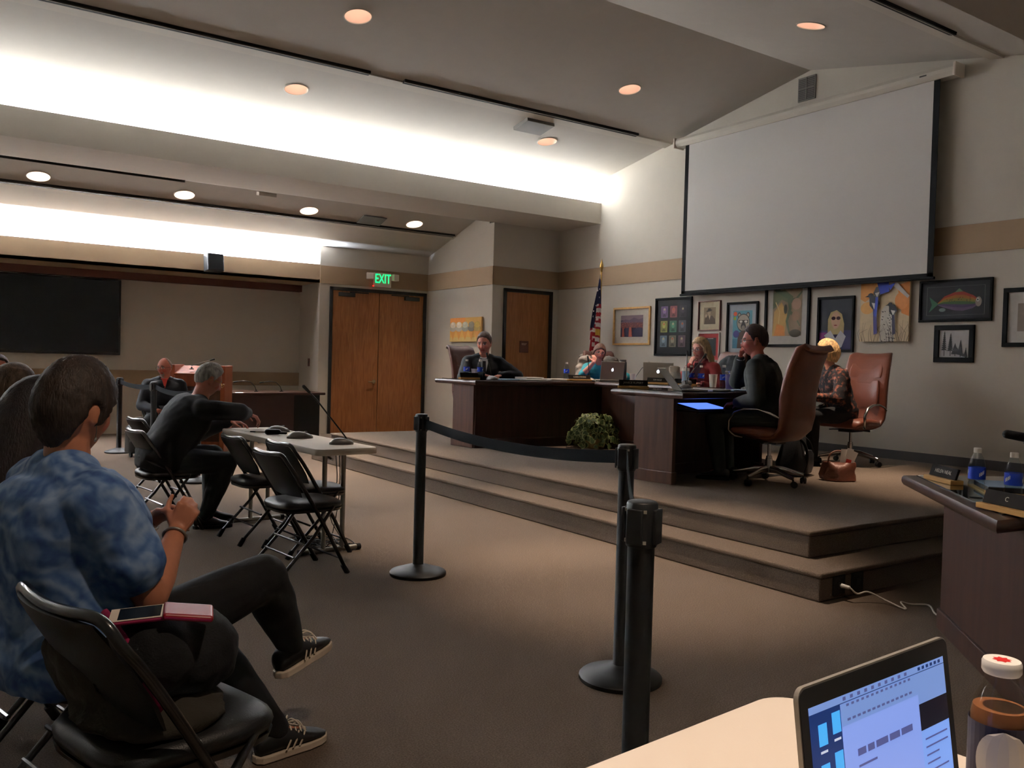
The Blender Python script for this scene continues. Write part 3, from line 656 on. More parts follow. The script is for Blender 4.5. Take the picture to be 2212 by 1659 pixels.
# ------------------------------------------------------------------ ivy basket
t = thing('potted_ivy', 'variegated ivy in a straw basket on the stage floor before the dais', 'plant', (6.74, 8.02, ST))
MB().lathe([(.001, 0), (.12, 0), (.16, .16), (.165, .17), (.15, .17), (.14, .12), (.001, .12)], 28).build('basket', 'basket', t, smooth=40)
rnd = random.Random(3); bb = MB(); st = MB()
for i in range(330):
    a = rnd.uniform(0, 2 * pi); u = rnd.random() ** .5; rr_ = .04 + .33 * u; z = .16 + .24 * (1 - u * u) * rnd.uniform(.55, 1.05) + rnd.uniform(-.04, .04) - (.14 * rnd.random() if u > .7 else 0); z = max(.035, z)
    c = V((rr_ * cos(a), rr_ * sin(a) * .7, z)); s_ = rnd.uniform(.028, .052)
    nrm = V((cos(a) * u + rnd.uniform(-.5, .5), sin(a) * u + rnd.uniform(-.5, .5) - .35, .75 - .5 * u + rnd.uniform(-.3, .3))).normalized()
    q = nrm.to_track_quat('Z', 'Y').to_matrix().to_4x4() @ Matrix.Rotation(rnd.uniform(0, 6.28), 4, 'Z')
    out = [(0, -1), (.55, -.8), (.95, -.2), (.5, .05), (.45, .5), (0, 1.15), (-.45, .5), (-.5, .05), (-.95, -.2), (-.55, -.8)]
    bb.M = Matrix.Translation(c) @ q
    bb.k(1).add([(x * s_, y * s_, .004 * abs(x) ) for x, y in out] , [list(range(10))])
    bb.M = bb.M @ Matrix.Translation((0, 0, .0012)); bb.k(0).add([(x * s_ * .74, y * s_ * .74, .003) for x, y in out], [list(range(10))])
    if i % 6 == 0: st.tube([(0, 0, .14), (c.x * .5, c.y * .5, c.z * .6 + .1), c], .002, 5)
bb.build('foliage', ['leaf_dark', 'leaf_pale'], t, fix=False); st.build('stems', 'leaf_dark', t)
# ------------------------------------------------------------------ flag
t = thing('national_flag', 'furled flag of stars and stripes on a brass pole by the narrow door', 'flag', (9.02, 10.68, ST))
MB().lathe([(.001, 0), (.16, 0), (.15, .03), (.04, .06), (.02, .1), (.001, .1)], 24).build('base', 'brass', t, smooth=40)
MB().lathe([(.012, .08), (.012, 2.50), (.001, 2.5)], 12).build('pole', 'brass', t, smooth=60)
MB().lathe([(.001, 2.48), (.02, 2.5), (.014, 2.53), (.03, 2.56), (.032, 2.59), (.02, 2.63), (.006, 2.68), (.001, 2.70)], 14).build('finial', 'brass', t, smooth=60)
b = MB(); NU, NV_ = 40, 46; vs_ = []
for j in range(NV_ + 1):
    v = j / NV_; z = 2.44 - 1.55 * v; w_ = .04 + .17 * min(1, v * 2.0) + .06 * v
    for i in range(NU + 1):
        u = i / NU; fold = .035 * sin(u * 19 + v * 3) * min(1, v * 3) + .012 * sin(u * 41 + v * 7) * v
        yy = -.03 * 1 + w_ * (u - .18) * 1.0 ; vs_.append((-.03 + fold - .05 * v, yy * .9 + .02, z - .12 * u * (1 - v) + .02 * sin(u * 12)))
fs = []
b.v = [V(p) for p in vs_]
for j in range(NV_):
    for i in range(NU):
        u = (i + .5) / NU; v = (j + .5) / NV_
        k = j * (NU + 1) + i; b.f.append([k, k + 1, k + NU + 2, k + NU + 1])
        s_ = v * 13 + u * 3
        if v < .30 or (v < .52 and u > .45): m_ = 0
        elif v > .93: m_ = 3
        elif u < .4 and .56 < v < .62: m_ = 3
        elif v < .56 or u < .55: m_ = 1 if int(v * 26 - u * 1.5) % 2 == 0 else 2
        else: m_ = 1 if int(u * 14 + v * 2) % 3 else 2
        b.m.append(m_)
fo = b.build('cloth', ['flag_navy', 'flag_red', 'flag_white', 'flag_gold'], t, smooth=80, fix=False)
sm = fo.modifiers.new('solid', 'SOLIDIFY'); sm.thickness = .004
b = MB(); rnd = random.Random(5)
for i in range(16):
    u = rnd.uniform(.1, .8); v = rnd.uniform(.08, .45); j = int(v * NV_); ii = int(u * NU); p = V(vs_[j * (NU + 1) + ii])
    b.M = Matrix.Translation(p + V((-.012, 0, 0))) @ Matrix.Rotation(-pi / 2, 4, 'Y'); q = [((.018 if k % 2 == 0 else .008) * sin(pi * k / 5), (.018 if k % 2 == 0 else .008) * cos(pi * k / 5), 0) for k in range(10)]
    b.add(q, [list(range(10))])
b.build('stars', 'flag_white', t)
# ------------------------------------------------------------------ things on the desks
def bottle(label, loc, h=.205, group='water bottles with blue labels', rz=0):
    t = thing('water_bottle', label, 'bottle', loc, rz, group); k = h / .205
    pr = [(.001, 0), (.026, 0), (.031, .006), (.032, .02), (.0295, .03), (.032, .04), (.032, .06), (.0295, .068), (.032, .076), (.032, .122), (.031, .138), (.026, .158), (.016, .178), (.0125, .184), (.0125, .192)]
    MB().lathe([(r * k, z * k) for r, z in pr], 24).build('body', 'clear_plastic', t, smooth=50)
    MB().lathe([(max(r - .002, .001) * k, (z + .002) * k) for r, z in pr[:10]] + [(.001, .118 * k)], 20).build('water', 'water_clear', t, smooth=50)
    b = MB().lathe([(.0326 * k, .078 * k), (.0328 * k, .078 * k), (.0328 * k, .126 * k), (.0326 * k, .126 * k)], 24, cap=False); b.k(1)
    for a in range(3):
        for q, (dx, w_) in enumerate(((-.010, .004), (-.003, .006), (.005, .004), (.011, .003))):
            b.at(0, 0, 0, a * 2.1 + dx * 26).box(.0329 * k, .0332 * k, -w_ / 2, w_ / 2, (.09 + .004 * q) * k, (.104 + .004 * q) * k)
    b.build('paper_label', ['label_blue', 'label_white'], t, smooth=50)
    MB().lathe([(.001, .185 * k), (.0148 * k, .185 * k), (.0150 * k, .188 * k), (.0150 * k, .203 * k), (.013 * k, .205 * k), (.001, .205 * k)], 24).build('cap', 'cap_white', t, smooth=40)
    return t
wb = bottle('water bottle nearer the corner of the glass-topped desk', (3.76, 1.925, .806), .215)
def wbd(loc, label, s=1.0, rz=0):
    o = dup(wb, loc, rz, label); o.scale = (s,) * 3; return o
wbd((3.70, 1.745, .806), 'water bottle at the right edge, beside the black angled microphone', 1, .8)
Z = ZT + .006
def nameplate(label, loc, rz, txt=None, w_=.26):
    t = thing('name_plate', label, 'name plate', loc, rz, 'name plates on the desks')
    MB().box(-w_ / 2, w_ / 2, -.03, .035, 0, .022).build('base', 'plate_wood', t, bevel=.003)
    b = MB(); b.at(0, 0, .022, 0, R(-18)).box(-w_ / 2 + .008, w_ / 2 - .008, -.006, .006, -.002, .055); b.build('plate', 'plate_dark', t, bevel=.002)
    if txt: text('lettering', txt, .026, 'plate_text', t, Matrix.Translation((0, 0, .022)) @ Matrix.Rotation(R(-18), 4, 'X') @ Matrix.Translation((0, -.0068, .027)) @ Matrix.Rotation(pi / 2, 4, 'X'), .0004)
    return t
nameplate('name plate at the near corner of the glass-topped desk', (4.15, 2.29, .806), R(238), 'HELEN NEAL', .25)
nameplate('name plate cut by the right photo edge on the glass-topped desk', (3.47, 1.66, .806), R(248), 'C', .25)
nameplate('dark name plate before the man in the black suit', (5.32, 8.62, Z), R(-2), None, .26)
nameplate('name plate before the woman in teal', (6.86, 8.48, Z), R(-4), 'KAREN STEVENS', .34)
nameplate('front name plate at the tip of the near dais desk', (5.42, 5.92, Z), R(-40), 'JANICE RUPERT', .28)
nameplate('left of the two small name plates behind the near dais desk', (7.15, 7.40, Z), R(-58), 'TIM RICE', .26)
nameplate('right of the two small name plates behind the near dais desk', (7.15, 6.95, Z), R(-58), 'JO ELLIS', .26)
# bottles on the dais
wbd((5.50, 8.98, Z), 'water bottle left of the paper cup before the man in the black suit', 1.08)
wbd((5.58, 8.80, Z), 'water bottle before the tie of the man in the black suit', 1.08, 1)
wbd((7.02, 8.96, Z), 'water bottle left of the woman in teal', 1.08, 2)
wbd((7.24, 6.80, Z), 'water bottle in front of the woman in red', 1.08, .5)
wbd((7.45, 7.15, Z), 'water bottle half hidden by the tilted laptop lid', 1.08, .9)
wbd((6.47, 5.78, Z), 'water bottle behind the purple tumbler', 1.1, 1.7)
def cup(label, loc, r=.036, h=.095, m='cup_foam', cat='cup', name='foam_cup'):
    t = thing(name, label, cat, loc, 0, 'white cups on the dais')
    MB().lathe([(.001, 0), (r * .74, 0), (r, h), (r * 1.04, h), (r * 1.04, h - .004), (r * .96, h - .004), (r * .7, .004), (.001, .004)], 24).build('wall', m, t, smooth=40)
    MB().lathe([(.001, h * .8), (r * .9, h * .8)], 20, cap=True).build('drink', 'juice', t)
    return t
cup('paper cup between the two bottles before the man in the black suit', (5.60, 8.95, Z), .045, .12)
cup('foam cup in front of the laptop with the woman in teal', (7.82, 8.56, Z), .04, .105)
cup('white cup beside the purple tumbler, near the grey-suited man', (6.50, 5.56, Z), .03, .13)
cup('white paper cup with a printed mark before the woman in red', (7.02, 6.42, Z), .045, .14)
t = thing('tumbler', 'dark purple travel tumbler with steel rim', 'tumbler', (6.43, 5.66, Z)); MB().lathe([(.001, 0), (.042, 0), (.05, .14), (.05, .15), (.001, .15)], 24).build('body', 'purple_cup', t, smooth=40); MB().lathe([(.051, .15), (.052, .152), (.052, .178), (.047, .182), (.001, .182)], 24).build('lid', 'chrome', t, smooth=40)
t = thing('paper_bag', 'crumpled cream paper bag on the dais', 'bag', (7.15, 7.12, Z), R(20))
def crum(p): return p + V((NZ.noise(p * 14) * .02, NZ.noise(p * 14 + V((5, 0, 0))) * .02, NZ.noise(p * 11) * .012))
b = MB(); b.loft([[tuple(crum(V((sx * cos(2 * pi * k / 28), sy * sin(2 * pi * k / 28), z)))) for k in range(28)] for z, sx, sy in ((0.02, .075, .05), (.06, .085, .055), (.11, .1, .06), (.15, .105, .055), (.165, .092, .045), (.175, .1, .05), (.215, .1, .05), (.225, .09, .04))]); b.v = [V((p.x, p.y, max(0, p.z - .012))) for p in b.v]
b.build('sack', 'bag_white', t, smooth=50)
t = thing('sport_bottle', 'pale blue drinking bottle with white lid beside the paper bag', 'bottle', (7.13, 6.93, Z)); MB().lathe([(.001, 0), (.036, 0), (.04, .02), (.04, .16), (.036, .175), (.001, .175)], 24).build('body', 'blue_paper', t, smooth=40); MB().lathe([(.042, .165), (.042, .195), (.03, .2), (.012, .203), (.01, .22), (.001, .22)], 24).build('lid', 'cap_white', t, smooth=40)
t = thing('black_bottle', 'black insulated bottle standing behind the teal woman\'s laptop', 'bottle', (8.02, 8.98, Z)); MB().lathe([(.001, 0), (.05, 0), (.052, .01), (.052, .25), (.048, .262), (.001, .262)], 24).build('body', 'black_satin', t, smooth=40); MB().lathe([(.044, .262), (.044, .285), (.04, .29), (.001, .29)], 20).build('lid', 'black_rubber', t, smooth=40)
# ------------------------------------------------------------------ laptops
APPLE = [(.0, .28), (.12, .36), (.27, .36), (.38, .26)] 
def apple(b, s):
    body = []
    for k in range(36):
        a = 2 * pi * k / 36; r = .5 * (1 - .10 * cos(2 * a)) ; x = r * cos(a) * 1.0; y = r * sin(a) * 1.05
        y -= .09 * exp(-(x / .13) ** 2) * (1 if y > 0 else -.8)
        d = sqrt((x - .56) ** 2 + (y - .07) ** 2)
        if d < .24: x = .56 - (.56 - x) * .24 / max(d, .02) if d > .02 else .32; y = .07 + (y - .07) * .24 / max(d, .1)
        body.append((x * s, y * s))
    b.add([(x, 0, y) for x, y in body], [list(range(36))])
    leaf = [(.02, .52), (.05, .68), (.2, .8), (.18, .64)]; b.add([(x * s, 0, y * s) for x, y in leaf], [(0, 1, 2, 3)])
def laptop(label, loc, rz, ang=100, w_=.34, d=.235, glow=True, name='laptop', logo=True):
    # keyboard edge towards -y (the user), lid hinge at +y, its back facing +y
    t = thing(name, label, 'laptop', loc, rz, 'open laptops')
    MB().box(-w_ / 2, w_ / 2, -d, 0, .002, .014).build('base', 'laptop_alu', t, bevel=.004, seg=3)
    MB().box(-w_ / 2 + .03, w_ / 2 - .03, -.115, -.02, .0138, .0152).build('keyboard', 'key_black', t)
    MB().box(-.05, .05, -d + .015, -.13, .0138, .0146).build('trackpad', 'grey_metal', t)
    M = Matrix.Translation((0, .0, .014)) @ Matrix.Rotation(R(ang - 90), 4, 'X') @ Matrix.Identity(4)
    M = Matrix.Translation((0, .0, .014)) @ Matrix.Rotation(-R(ang - 90), 4, 'X')
    b = MB(); b.mx(M).box(-w_ / 2, w_ / 2, 0, .007, 0, d); b.build('lid', 'laptop_alu', t, bevel=.003, seg=3)
    b = MB(); b.mx(M).box(-w_ / 2 + .003, w_ / 2 - .003, -.0008, 0.001, .003, d - .003); b.build('screen_bezel', 'key_black', t)
    b = MB(); b.mx(M).box(-w_ / 2 + .014, w_ / 2 - .014, -.0014, 0, .016, d - .014); b.build('screen', 'screen_glow', t)
    if logo:
        b = MB(); b.M = M @ Matrix.Translation((0, .0076, d * .55)) @ Matrix.Rotation(pi, 4, 'Z'); apple(b, .036); b.build('logo', 'logo_glow', t)
    return t
lp = laptop('silver laptop of the woman in teal, glowing logo on its lid', (7.66, 8.80, Z), R(170), 97, .36, .245)
l2 = dup(lp, (7.28, 7.52, Z), R(128), 'silver laptop left of the woman in red, glowing logo on its lid')
l3 = laptop('silver laptop seen from the side on the near dais desk', (5.52, 5.46, Z), R(58), 128, .33, .23, logo=False)
# charger box and papers
t = thing('glowing_tray', 'small bright lit tray next to a thin microphone', 'lamp', (7.1, 7.72, Z), R(-50)); MB().box(-.05, .05, -.03, .03, 0, .03).build('body', 'tray_glow', t, bevel=.008); MB().box(-.055, .055, -.035, .035, 0, .006).build('foot', 'black_satin', t)
mic('thin microphone behind the laptop left of the woman in red', (7.2, 7.85, Z), R(-60), [(0, 0, .02), (.02, 0, .08), (.09, 0, .18), (.14, 0, .22)], base=False)
mic('microphone with a stem before the man in the black suit', (5.66, 8.68, Z), R(100), [(-.0, 0, .04), (.0, .01, .09), (.01, .03, .18), (.02, .045, .26)], r=.006)
mic('pale-stemmed microphone before the woman in teal', (7.12, 8.62, Z), R(95), [(0, 0, .04), (0, 0, .12), (.01, .01, .26)], r=.005)
mic('long slanting microphone on the near dais desk, dark stem', (5.98, 5.80, Z), R(10), [(-.0, 0, .03), (.02, 0, .05), (.1, .07, .13), (.22, .15, .24), (.32, .22, .33)], r=.006)
mic('long slanting microphone left of the tumbler', (6.15, 6.0, Z), R(10), [(0, 0, .03), (.02, 0, .05), (.12, .02, .13), (.27, .02, .24), (.36, .02, .31)], r=.004)
for i, (x, y, a, w_, d, h, m, l) in enumerate(((5.98, 8.74, 10, .32, .23, .008, 'blue_paper', 'blue-grey papers right of the black-suited man\'s microphone'), (6.22, 8.66, -5, .34, .2, .006, 'paper', 'loose papers in the middle of the left dais desk'), (6.42, 8.95, 8, .3, .22, .03, 'paper', 'stack of curled papers on the left dais desk, below the narrow door'), (6.62, 8.66, 0, .3, .22, .02, 'paper', 'white papers left of the teal woman\'s name plate'), (5.98, 5.50, 14, .34, .24, .012, 'paper', 'open papers beside the side-on laptop'), (6.35, 5.52, 8, .4, .22, .008, 'blue_paper', 'flat papers in front of the purple tumbler'))):
    t = tag(MB().box(-w_ / 2, w_ / 2, -d / 2, d / 2, 0, h).build('paper_stack', m, bevel=.0015), l, 'papers', 'paper stacks on the dais'); t.location = (x, y, Z); t.rotation_euler = (0, 0, R(a))
t = thing('gavel_block', 'small round gavel and wooden block on the near dais desk', 'gavel', (6.05, 5.86, Z)); MB().bc((0, 0, .015), (.1, .07, .03)).build('block', 'plate_wood', t, bevel=.004); b = MB(); b.M = Matrix.Translation((.0, 0, .055)) @ Matrix.Rotation(pi / 2, 4, 'Y'); b.lathe([(.001, -.045), (.024, -.045), (.026, -.03), (.02, -.015), (.02, .015), (.026, .03), (.024, .045), (.001, .045)], 16); b.build('head', 'mic_grey', t, smooth=40)
MB().tube([(0, 0, .055), (-.06, -.1, .012)], [.008, .009], 8).build('handle', 'mic_grey', t)
# on the glass-topped desk
t = thing('angled_microphone', 'black angled microphone arm standing at the right photo edge', 'microphone', (3.84, 1.72, .806))
b = MB(); dv = V((-.82, .57, 0))
b.tube([(0, 0, .0), (0, 0, .22), V((0, 0, .25)) + dv * .015, V((0, 0, .262)) + dv * .05], [.024, .022, .02, .018], 14).build('arm', 'black_satin', t, smooth=50)
MB().cap(V((0, 0, .258)) + dv * -.04, V((0, 0, .285)) + dv * .13, .020, .018, 16).build('head', 'black_rubber', t, smooth=50)
MB().lathe([(.001, 0), (.05, 0), (.05, .01), (.026, .02), (.001, .02)], 20).build('base', 'black_satin', t, smooth=40); MB().bc((-.018, -.012, .06), (.012, .02, .05)).build('sticker', 'cap_white', t)
t = thing('notebook', 'dark notebook with blue edge on cream folder on the glass-topped desk', 'notebook', (4.12, 1.98, .806), R(40)); MB().box(-.16, .16, -.12, .12, 0, .006).build('folder', 'plate_wood', t); MB().box(-.13, .13, -.085, .1, .006, .028).build('cover', 'black_vinyl', t, bevel=.003); MB().box(-.128, .128, -.083, .098, .028, .031).build('page', 'blue_paper', t)
# ------------------------------------------------------------------ near laptop
LL_ = V((.818, .609, .972)); RR_ = V((1.168, .632, .972)); mid = (LL_ + RR_) / 2; wL = (RR_ - LL_).length
t = thing('near_laptop', 'open laptop in the lower right corner with a lit document on screen', 'laptop', (0, 0, 0))
ex = (RR_ - LL_).normalized(); back = V((-ex.y, ex.x, 0)); tl = R(8); up = V((0, 0, cos(tl))) + back * sin(tl); nr = ex.cross(up)       # nr points to the reader
hL = (.972 - .752) / cos(tl)
Mx = Matrix((( ex.x, nr.x, up.x, 0), (ex.y, nr.y, up.y, 0), (ex.z, nr.z, up.z, 0), (0, 0, 0, 1))); Mx.translation = mid - up * hL
b = MB(); b.mx(Mx).k(0)
def rrect(x0, x1, z0, z1, r, n=6):
    o = []
    for cx_, cz_, a0 in ((x1 - r, z1 - r, 0), (x0 + r, z1 - r, 90), (x0 + r, z0 + r, 180), (x1 - r, z0 + r, 270)):
        for k in range(n + 1): a = R(a0 + 90 * k / n); o.append((cx_ + r * cos(a), cz_ + r * sin(a)))
    return o
def slab(b, pl, y0, y1): n = len(pl); b.add([(x, y0, z) for x, z in pl] + [(x, y1, z) for x, z in pl], [list(range(n)), list(range(n, 2 * n))[::-1]] + [(i, (i + 1) % n, n + (i + 1) % n, n + i) for i in range(n)])
slab(b, rrect(-wL / 2, wL / 2, 0, hL, .014), -.006, .0); b.build('lid', 'laptop_alu', t, smooth=30)
b = MB(); b.mx(Mx); slab(b, rrect(-wL / 2 + .002, wL / 2 - .002, .002, hL - .002, .012), 0, .0012); b.build('screen_bezel', 'key_black', t)
sx0, sx1, sz0, sz1 = -wL / 2 + .016, wL / 2 - .016, .012, hL - .024
SCRM = {}
for nme, c_, e_ in (('desk_navy', (26, 52, 110), .5), ('folder', (70, 168, 240), .6), ('doc', (126, 152, 226), .62), ('bar', (116, 146, 208), .55), ('doc_text', (84, 92, 150), .5), ('hilite', (70, 104, 196), .55), ('dark', (30, 30, 44), .3), ('mail', (118, 156, 232), .62), ('icon', (200, 210, 235), .5)):
    mat('scr_' + nme, c_, .3, emit=e_, var=0)
order = ['desk_navy', 'folder', 'doc', 'bar', 'doc_text', 'hilite', 'dark', 'mail', 'icon']
b = MB(); b.mx(Mx); lay = [0]
def sr(u0, u1, v0, v1, m, l):
    b.k(order.index(m)); x0, x1 = sx0 + (sx1 - sx0) * u0, sx0 + (sx1 - sx0) * u1; z0, z1 = sz1 - (sz1 - sz0) * v1, sz1 - (sz1 - sz0) * v0; y = .0014 + l * .0001
    b.add([(x0, y, z0), (x0, y, z1), (x1, y, z1), (x1, y, z0)], [(0, 1, 2, 3)])
sr(0, 1, 0, 1, 'desk_navy', 0); sr(0, 1, 0, .045, 'bar', 1); sr(.2, .765, .05, 1, 'doc', 1); sr(.2, .765, .05, .19, 'bar', 2); sr(.765, 1, .05, .26, 'bar', 1); sr(.765, 1, .26, .44, 'dark', 2); sr(.765, 1, .44, 1, 'mail', 1)
for u, v in ((.05, .12), (.14, .08), (.05, .36), (.14, .32), (.05, .62)):
    sr(u, u + .055, v, v + .13, 'folder', 2); sr(u + .005, u + .05, v + .16, v + .175, 'icon', 2)
rnd = random.Random(2); x = .29
for wd in (.07, .06, .10, .09, .10): sr(x, x + wd - .012, .36, .405, 'doc_text', 3); x += wd
sr(.29, .42, .46, .475, 'doc_text', 3); sr(.29, .37, .58, .6, 'doc_text', 3); sr(.29, .52, .64, .648, 'doc_text', 3)
for v, a, c in ((.69, .29, .74), (.73, .29, .43), (.84, .29, .74), (.88, .29, .74), (.92, .29, .74), (.96, .29, .7)): sr(a, c, v, v + .042, 'hilite', 3); sr(a + .01, c - .02, v + .016, v + .022, 'doc_text', 4)
for i in range(9): v = .5 + i * .055; sr(.79, .79 + rnd.uniform(.1, .19), v, v + .012, 'doc_text', 3)
for i in range(14): sr(.24 + i * .035, .258 + i * .035, .06, .075, 'doc_text', 3); sr(.24 + i * .035, .262 + i * .035, .15, .165, 'doc_text', 3)
for i in range(10): sr(.22 + i * .05, .24 + i * .05, .012, .034, 'doc_text', 3)
for i in range(6): sr(.78 + i * .034, .8 + i * .034, .012, .034, 'desk_navy', 3)
b.build('screen', ['scr_' + k for k in order], t, fix=False)
b = MB(); Mb = Matrix.Translation(mid - up * hL) @ Matrix(((ex.x, -back.x, 0, 0), (ex.y, -back.y, 0, 0), (0, 0, 1, 0), (0, 0, 0, 1)))
b.mx(Mb).box(-wL / 2, wL / 2, 0, .24, -.010, .002); b.build('base', 'laptop_alu', t, bevel=.003)
b = MB(); b.mx(Mb).box(-wL / 2 + .03, wL / 2 - .03, .02, .12, .002, .0032); b.build('keyboard', 'key_black', t)
# ------------------------------------------------------------------ juice bottle
t = thing('juice_bottle', 'glass bottle of brown iced coffee with a white cap, at the lower right edge', 'bottle', (1.25, .595, .74)); t.scale = (1.12, 1.12, .95)
MB().lathe([(.001, 0), (.031, 0), (.034, .005), (.035, .03), (.0345, .11), (.034, .125), (.030, .145), (.022, .165), (.0185, .178), (.0185, .196)], 32).build('glass', 'bottle_glass', t, smooth=50)
MB().lathe([(.001, .003), (.030, .003), (.0325, .02), (.0325, .123), (.0305, .137), (.001, .137)], 32).build('drink', 'juice', t, smooth=40)
MB().lathe([(.0348, .02), (.0352, .02), (.0352, .118), (.0348, .118)], 32, cap=False).build('wrapper', 'juice_navy', t)
b = MB(); b.k(0); rg = []
for zz in range(13):
    v = -1 + 2 * zz / 12; wv = sqrt(max(0, 1 - v * v)) * .95 + .05; rg.append([(.0372 * cos(a_), .0372 * sin(a_), .068 + v * .046) for a_ in [R(-146) + wv * q * .85 for q in (-1, -.6, -.2, .2, .6, 1)]])
for i in range(12): 
    for k in range(5): b.add([rg[i][k], rg[i][k + 1], rg[i + 1][k + 1], rg[i + 1][k]], [(0, 1, 2, 3)])
b.build('front_label', 'juice_label', t, smooth=60)
MB().lathe([(.001, .186), (.0205, .186), (.0225, .19), (.0225, .202), (.021, .206), (.001, .206)], 32).build('cap', 'cap_white', t, smooth=40)
b = MB(); q = [((.0115 if k % 2 == 0 else .008) * cos(pi * k / 8), (.0115 if k % 2 == 0 else .008) * sin(pi * k / 8), .2063) for k in range(16)]; b.add(q, [list(range(16))]); b.build('cap_mark', 'juice_red', t)
# ------------------------------------------------------------------ white cable, outlets on the step
for i, (x, l) in enumerate(((4.46, 'left dark outlet on the step riser with the white cable plugged in'), (4.64, 'right dark outlet on the step riser, empty'))):
    t = thing('floor_outlet', l, 'outlet', (x, YS0 + .012, .085), 0, 'outlets on the step riser'); MB().box(-.055, .055, -.012, .0, -.055, .055).build('plate', 'slot_black', t, bevel=.003); MB().box(-.02, .02, -.016, -.012, -.02, .02).build('socket', 'door_frame', t)
cp = [(4.46, 3.03, .085), (4.46, 2.985, .085), (4.50, 2.96, .05), (4.56, 2.93, .06), (4.62, 2.85, .02), (4.60, 2.72, .006), (4.63, 2.77, .03), (4.72, 2.76, .008), (4.80, 2.70, .006), (4.66, 2.58, .006), (4.66, 2.50, .006), (4.78, 2.40, .006)]
t = thing('charger_cable', 'white charging cable winding over the carpet from the step outlet', 'cable', (0, 0, 0))
def smooth_pts(pts, n=6):
    P = []
    for i in range(len(pts) - 1):
        a, b_ = V(pts[i]), V(pts[i + 1]); p0 = V(pts[max(i - 1, 0)]); p3 = V(pts[min(i + 2, len(pts) - 1)])
        for k in range(n): f = k / n; P.append(.5 * ((2 * a) + (b_ - p0) * f + (2 * p0 - 5 * a + 4 * b_ - p3) * f * f + (3 * a - p0 - 3 * b_ + p3) * f ** 3))
    P.append(V(pts[-1])); return P
MB().tube(smooth_pts(cp), .005, 8).build('cord', 'cable_white', t, smooth=60); MB().cap((4.46, 3.035, .085), (4.46, 2.99, .085), .013, .010, 12).build('plug', 'cap_white', t, smooth=50)
# black cables under the white table
rnd = random.Random(9)
t = thing('cable_tangle', 'tangle of thin black microphone cables on the floor under the white table', 'cable', (0, 0, 0))
for c in range(7):
    pts = [(2.42 + rnd.uniform(-.02, .03), 5.62 + .2 * c * .3, .70)] if c < 2 else []
    if c < 2: pts += [(2.46 + .02 * c, 5.68 + .1 * c, .45), (2.45, 5.72 + .1 * c, .2)]
    for k in range(7): pts.append((2.45 + rnd.uniform(-.22, .16), 5.85 + rnd.uniform(-.22, .3), .006 + .03 * rnd.random() * (k % 2)))
    MB().tube(smooth_pts(pts, 5), .0035, 6).build('cord', 'cable_black', t, smooth=60)
# ------------------------------------------------------------------ bags
t = thing('handbag', 'copper brown leather handbag with papers sticking out, on the stage floor', 'handbag', (6.95, 4.80, ST), R(-30))
def bagrings(spec, n=32, ex_=.6, nz=.01, seed=0):
    out = []
    for z, a, c in spec:
        r = []
        for k in range(n):
            q = 2 * pi * k / n; p = V((a * abs(cos(q)) ** ex_ * (1 if cos(q) > 0 else -1), c * abs(sin(q)) ** ex_ * (1 if sin(q) > 0 else -1), z)); r.append(p + V((NZ.noise(p * 9 + V((seed, 0, 0))), NZ.noise(p * 9 + V((seed, 4, 0))), 0)) * nz)
        out.append(r)
    return out
MB().loft(bagrings([(0, .14, .09), (.01, .165, .11), (.05, .175, .115), (.10, .155, .095), (.14, .13, .07), (.17, .12, .05), (.165, .1, .035), (.10, .1, .035)], nz=.06)).build('body', 'purse_copper', t, smooth=50)
MB().tube(smooth_pts([(-.1, .02, .16), (-.08, .02, .24), (0, .03, .27), (.08, .02, .24), (.1, .02, .16)]), .008, 8).build('strap', 'purse_copper', t, smooth=60)
b = MB()
for x, y, a, h_ in ((.05, -.02, 12, .3), (.075, -.01, 22, .28), (.03, 0, 2, .29), (.06, .01, -8, .26)): b.at(x, y, .12, 0, R(4), R(a)).box(-.03, .03, -.001, .001, 0, h_ - .12)
b.build('papers', 'paper', t); b = MB(); b.at(.06, -.03, .14, 0, 0, R(14)).box(-.025, .025, -.001, .001, 0, .06); b.build('red_card', 'tissue_red', t)
t = thing('backpack', 'black backpack slumped on the stage floor by the chair, orange cloth on top', 'backpack', (6.92, 5.28, ST), R(25))
MB().loft(bagrings([(0, .16, .11), (.02, .19, .13), (.12, .19, .14), (.24, .17, .12), (.34, .13, .09), (.40, .08, .06), (.42, .03, .02)], nz=.05, seed=3)).build('body', 'black_fabric', t, smooth=50)
MB().loft(bagrings([(.03, .12, .03), (.1, .13, .04), (.2, .12, .035), (.24, .09, .02)], nz=.02)).build('pocket', 'black_vinyl', t, smooth=50).location = (0, -.13, 0)
for s in (-1, 1): MB().tube(smooth_pts([(s * .09, .02, .37), (s * .11, -.10, .33), (s * .12, -.15, .2), (s * .12, -.13, .05)]), .014, 8, flat=.4).build('strap', 'black_satin', t, smooth=60)
MB().loft(bagrings([(.35, .05, .03), (.39, .07, .04), (.43, .05, .03), (.45, .02, .01)], nz=.04)).build('orange_cloth', 'orange_cloth', t, smooth=50)
t = thing('wheeled_bag', 'black wheeled bag standing by the far stanchion post', 'bag', (2.38, 11.95, 0), R(10))
MB().loft(bagrings([(.04, .13, .1), (.06, .16, .13), (.3, .16, .13), (.38, .14, .11), (.42, .1, .07)], nz=.02)).build('body', 'black_vinyl', t, smooth=50)
for s in (-1, 1): b = MB(); b.M = Matrix.Translation((s * .13, -.08, .035)) @ Matrix.Rotation(pi / 2, 4, 'Y'); b.lathe([(.001, -.012), (.035, -.012), (.035, .012), (.001, .012)], 18); b.build('wheel', 'black_rubber', t)
MB().tube(smooth_pts([(-.07, 0, .4), (-.07, 0, .48), (0, 0, .5), (.07, 0, .48), (.07, 0, .4)]), .008, 8).build('handle', 'chrome', t, smooth=60)
